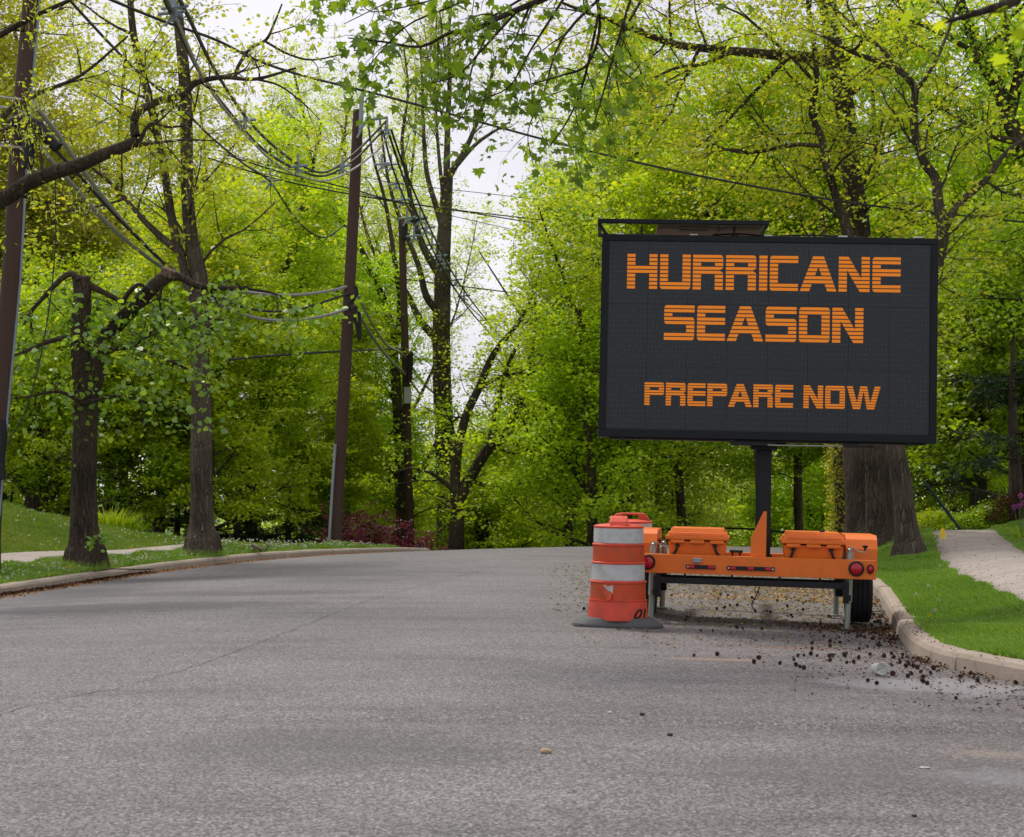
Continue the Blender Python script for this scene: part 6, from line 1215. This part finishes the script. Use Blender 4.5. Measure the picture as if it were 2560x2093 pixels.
# rounded shrubs
def shrub(px, Y, rx, rz, n, mat, label, size=0.05, seed=1, cat='shrub', name='shrub'):
    rng = np.random.default_rng(seed); b = GY(px, Y); r = empty(name, b, label=label, cat=cat); d = vnorm(rng.normal(0, 1, (n, 3))); d[:, 2] = np.abs(d[:, 2]); k_ = (0.55+0.45*rng.random(n)**0.5)*(1+0.13*np.sin(d[:, 0]*7+1)*np.sin(d[:, 2]*6+2)+0.1*np.sin(d[:, 1]*9))
    leaf_obj('foliage', d*k_[:, None]*np.array([rx, rx*0.8, rz]), size, L[mat], 'leaf', rng, 0.4, 0.1, r)
    q = MB()
    for i in range(9): a_ = i*0.7; q.tube(spline([(0.04*math.cos(a_), 0.04*math.sin(a_), -0.05), (rx*0.3*math.cos(a_), rx*0.3*math.sin(a_), rz*0.4), (rx*0.6*math.cos(a_), rx*0.6*math.sin(a_), rz*0.75)], 3), [0.02, 0.018, 0.016, 0.014, 0.012, 0.01, 0.008], 5)
    q.build('stems', M['bark'], r)
shrub(2540, 33, 0.8, 0.7, 6000, 'purplebrown', 'brownish low hedge behind the alliums', 0.04, 3)
shrub(2440, 33.5, 0.9, 0.45, 4500, 'mid', 'glossy green ground hugging shrub at the foot of the leaning guard', 0.06, 4)
shrub(2510, 33.5, 0.8, 0.6, 4000, 'mid', 'dark green shrub between the leaning guard and the brown hedge', 0.06, 5)
shrub(2325, 34, 0.8, 0.45, 3500, 'lime', 'small bright shrub behind the leaning tree', 0.06, 6)
shrub(820, 41.5, 0.7, 0.35, 1800, 'lime', 'weedy clump at the foot of the leaning pole', 0.05, 7)
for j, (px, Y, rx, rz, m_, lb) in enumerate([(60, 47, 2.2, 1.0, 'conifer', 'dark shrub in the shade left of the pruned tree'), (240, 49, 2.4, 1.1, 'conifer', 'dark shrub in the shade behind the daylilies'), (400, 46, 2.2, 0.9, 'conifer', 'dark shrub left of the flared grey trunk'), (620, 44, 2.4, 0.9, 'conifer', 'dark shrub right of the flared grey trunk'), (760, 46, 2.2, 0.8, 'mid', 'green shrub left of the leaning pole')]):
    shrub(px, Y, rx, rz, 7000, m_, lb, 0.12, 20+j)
# shoots at the foot of the pruned tree
sh = empty('tree_shoots', GY(246, 25.6), label='leafy green shoots sprouting from the base of the pruned tree', cat='shoots'); rng = np.random.default_rng(8)
leaf_obj('leaves', rng.normal(0, 0.07, (26, 3))*np.array([1, 0.6, 1])+np.array([0.0, -0.1, 0.52]), 0.11, L['linden'], 'oval', rng, 0.3, 0.3, sh)
q = MB(); q.tube(spline([(-0.05, 0, 0), (0.0, -0.05, 0.3), (0.02, -0.1, 0.55)], 3), 0.007, 5); q.build('stem', M['bark_grey'], sh)

# weeds growing round the feet of the verge trees
def tuft(bx_, by_, r_, n, h, label, seed):
    rng = np.random.default_rng(seed); a = rng.random(n)*6.28; d = r_*(1+0.5*rng.random(n)**2); x = bx_+np.cos(a)*d; y = by_+np.sin(a)*d; z = gz(x, y)-0.01; hh = h*(0.4+0.8*rng.random(n)); w_ = 0.007
    p = np.stack([x, y, z], 1); V = np.zeros((n, 3, 3)); V[:, 0] = p-[w_, 0, 0]; V[:, 1] = p+[w_, 0, 0]; V[:, 2] = p+np.stack([rng.normal(0, .4, n)*hh, rng.normal(0, .4, n)*hh, hh], 1)
    tag(np_mesh('weeds', V.reshape(-1, 3), np.arange(n*3), 3, L['grassL'], attr=np.clip(rng.normal(0.6, 0.25, n), 0, 1)), label, 'weeds', kind='stuff')
for px_t, Y_t, r_t, nm_ in [(215, 26, 0.36, 'long weeds round the foot of the pruned tree'), (505, 31, 0.40, 'long weeds round the foot of the double-stemmed tree'), (838, 41, 0.25, 'long weeds round the foot of the leaning pole'), (2270, 28, 0.33, 'grass tufts round the foot of the crooked tree on the right')]:
    g_ = GY(px_t, Y_t); tuft(g_[0], g_[1], r_t, 1500, 0.17, nm_, int(px_t))

# ================================================================== SQUIRREL
def skin(name, verts, edges, radii, mat, parent, sub=2):
    me = bpy.data.meshes.new(name); me.from_pydata(verts, edges, []); o = bpy.data.objects.new(name, me); C.objects.link(o); o.parent = parent
    sk = o.modifiers.new('skin', 'SKIN'); sk.use_smooth_shade = True
    for v, r_ in zip(me.skin_vertices[0].data, radii): v.radius = (r_, r_) if not isinstance(r_, tuple) else r_
    me.skin_vertices[0].data[0].use_root = True
    ss = o.modifiers.new('sub', 'SUBSURF'); ss.levels = sub; ss.render_levels = sub; me.materials.append(mat); return o
def fur():
    t = NT('grey_brown_fur'); co = t.coord(); n = t.noise(t.coord((1, 1, 1)), 90, 4); c = t.mix(n, (0.06, 0.045, 0.035), (0.22, 0.18, 0.14)); t.pbr(c, 0.95, 0, t.bump(n, 0.8, 0.01)); return t.m
M['fur'] = fur()
sp_ = np.array([float(Lx(32.1))-0.08, 32.1]); sq = empty('squirrel', (sp_[0], sp_[1], float(road_z(Lx(sp_[1]), sp_[1]))+0.165), (0, 0, R(-8)), 'small grey squirrel crouching on the left kerb, tail curled up behind', 'squirrel')
# x axis: head at -x
Vq = [(0.04, 0, 0.085), (-0.01, 0, 0.095), (-0.06, 0, 0.09), (-0.095, 0, 0.105), (-0.125, 0, 0.125), (-0.15, 0, 0.118), (-0.168, 0, 0.110),   # body to nose 0-6
      (-0.075, 0.022, 0.06), (-0.095, 0.022, 0.03), (-0.11, 0.022, 0.006), (-0.075, -0.022, 0.06), (-0.095, -0.022, 0.03), (-0.11, -0.022, 0.006),
      (0.055, 0.028, 0.055), (0.03, 0.03, 0.03), (0.05, 0.03, 0.008), (0.02, 0.03, 0.006), (0.055, -0.028, 0.055), (0.03, -0.03, 0.03), (0.05, -0.03, 0.008), (0.02, -0.03, 0.006),
      (-0.118, 0.014, 0.148), (-0.118, -0.014, 0.148)]
Eq = [(0, 1), (1, 2), (2, 3), (3, 4), (4, 5), (5, 6), (2, 7), (7, 8), (8, 9), (2, 10), (10, 11), (11, 12), (0, 13), (13, 14), (14, 15), (15, 16), (0, 17), (17, 18), (18, 19), (19, 20), (4, 21), (4, 22)]
Rq = [0.042, 0.036, 0.032, 0.026, 0.027, 0.018, 0.008, 0.015, 0.009, 0.007, 0.015, 0.009, 0.007, 0.026, 0.014, 0.009, 0.007, 0.026, 0.014, 0.009, 0.007, 0.006, 0.006]
sq.scale = (1.1, 1.1, 1.25)
skin('body', Vq, Eq, Rq, M['fur'], sq)
tl = [(0.07, 0, 0.075), (0.11, 0, 0.05), (0.15, 0, 0.05), (0.19, 0, 0.08), (0.205, 0, 0.12), (0.185, 0, 0.145), (0.155, 0, 0.14)]
skin('tail', tl, [(i, i+1) for i in range(6)], [0.014, 0.019, 0.022, 0.024, 0.022, 0.016, 0.008], M['fur'], sq)
for s in (-1, 1):
    q = MB(); q.lathe([(0.0005, -0.004), (0.003, -0.003), (0.004, 0), (0.003, 0.003), (0.0005, 0.004)], 10, (-0.138, s*0.021, 0.13), 'y', cap=False); q.build('eye', M['blackplastic'], sq, smooth=True)
print('all done')
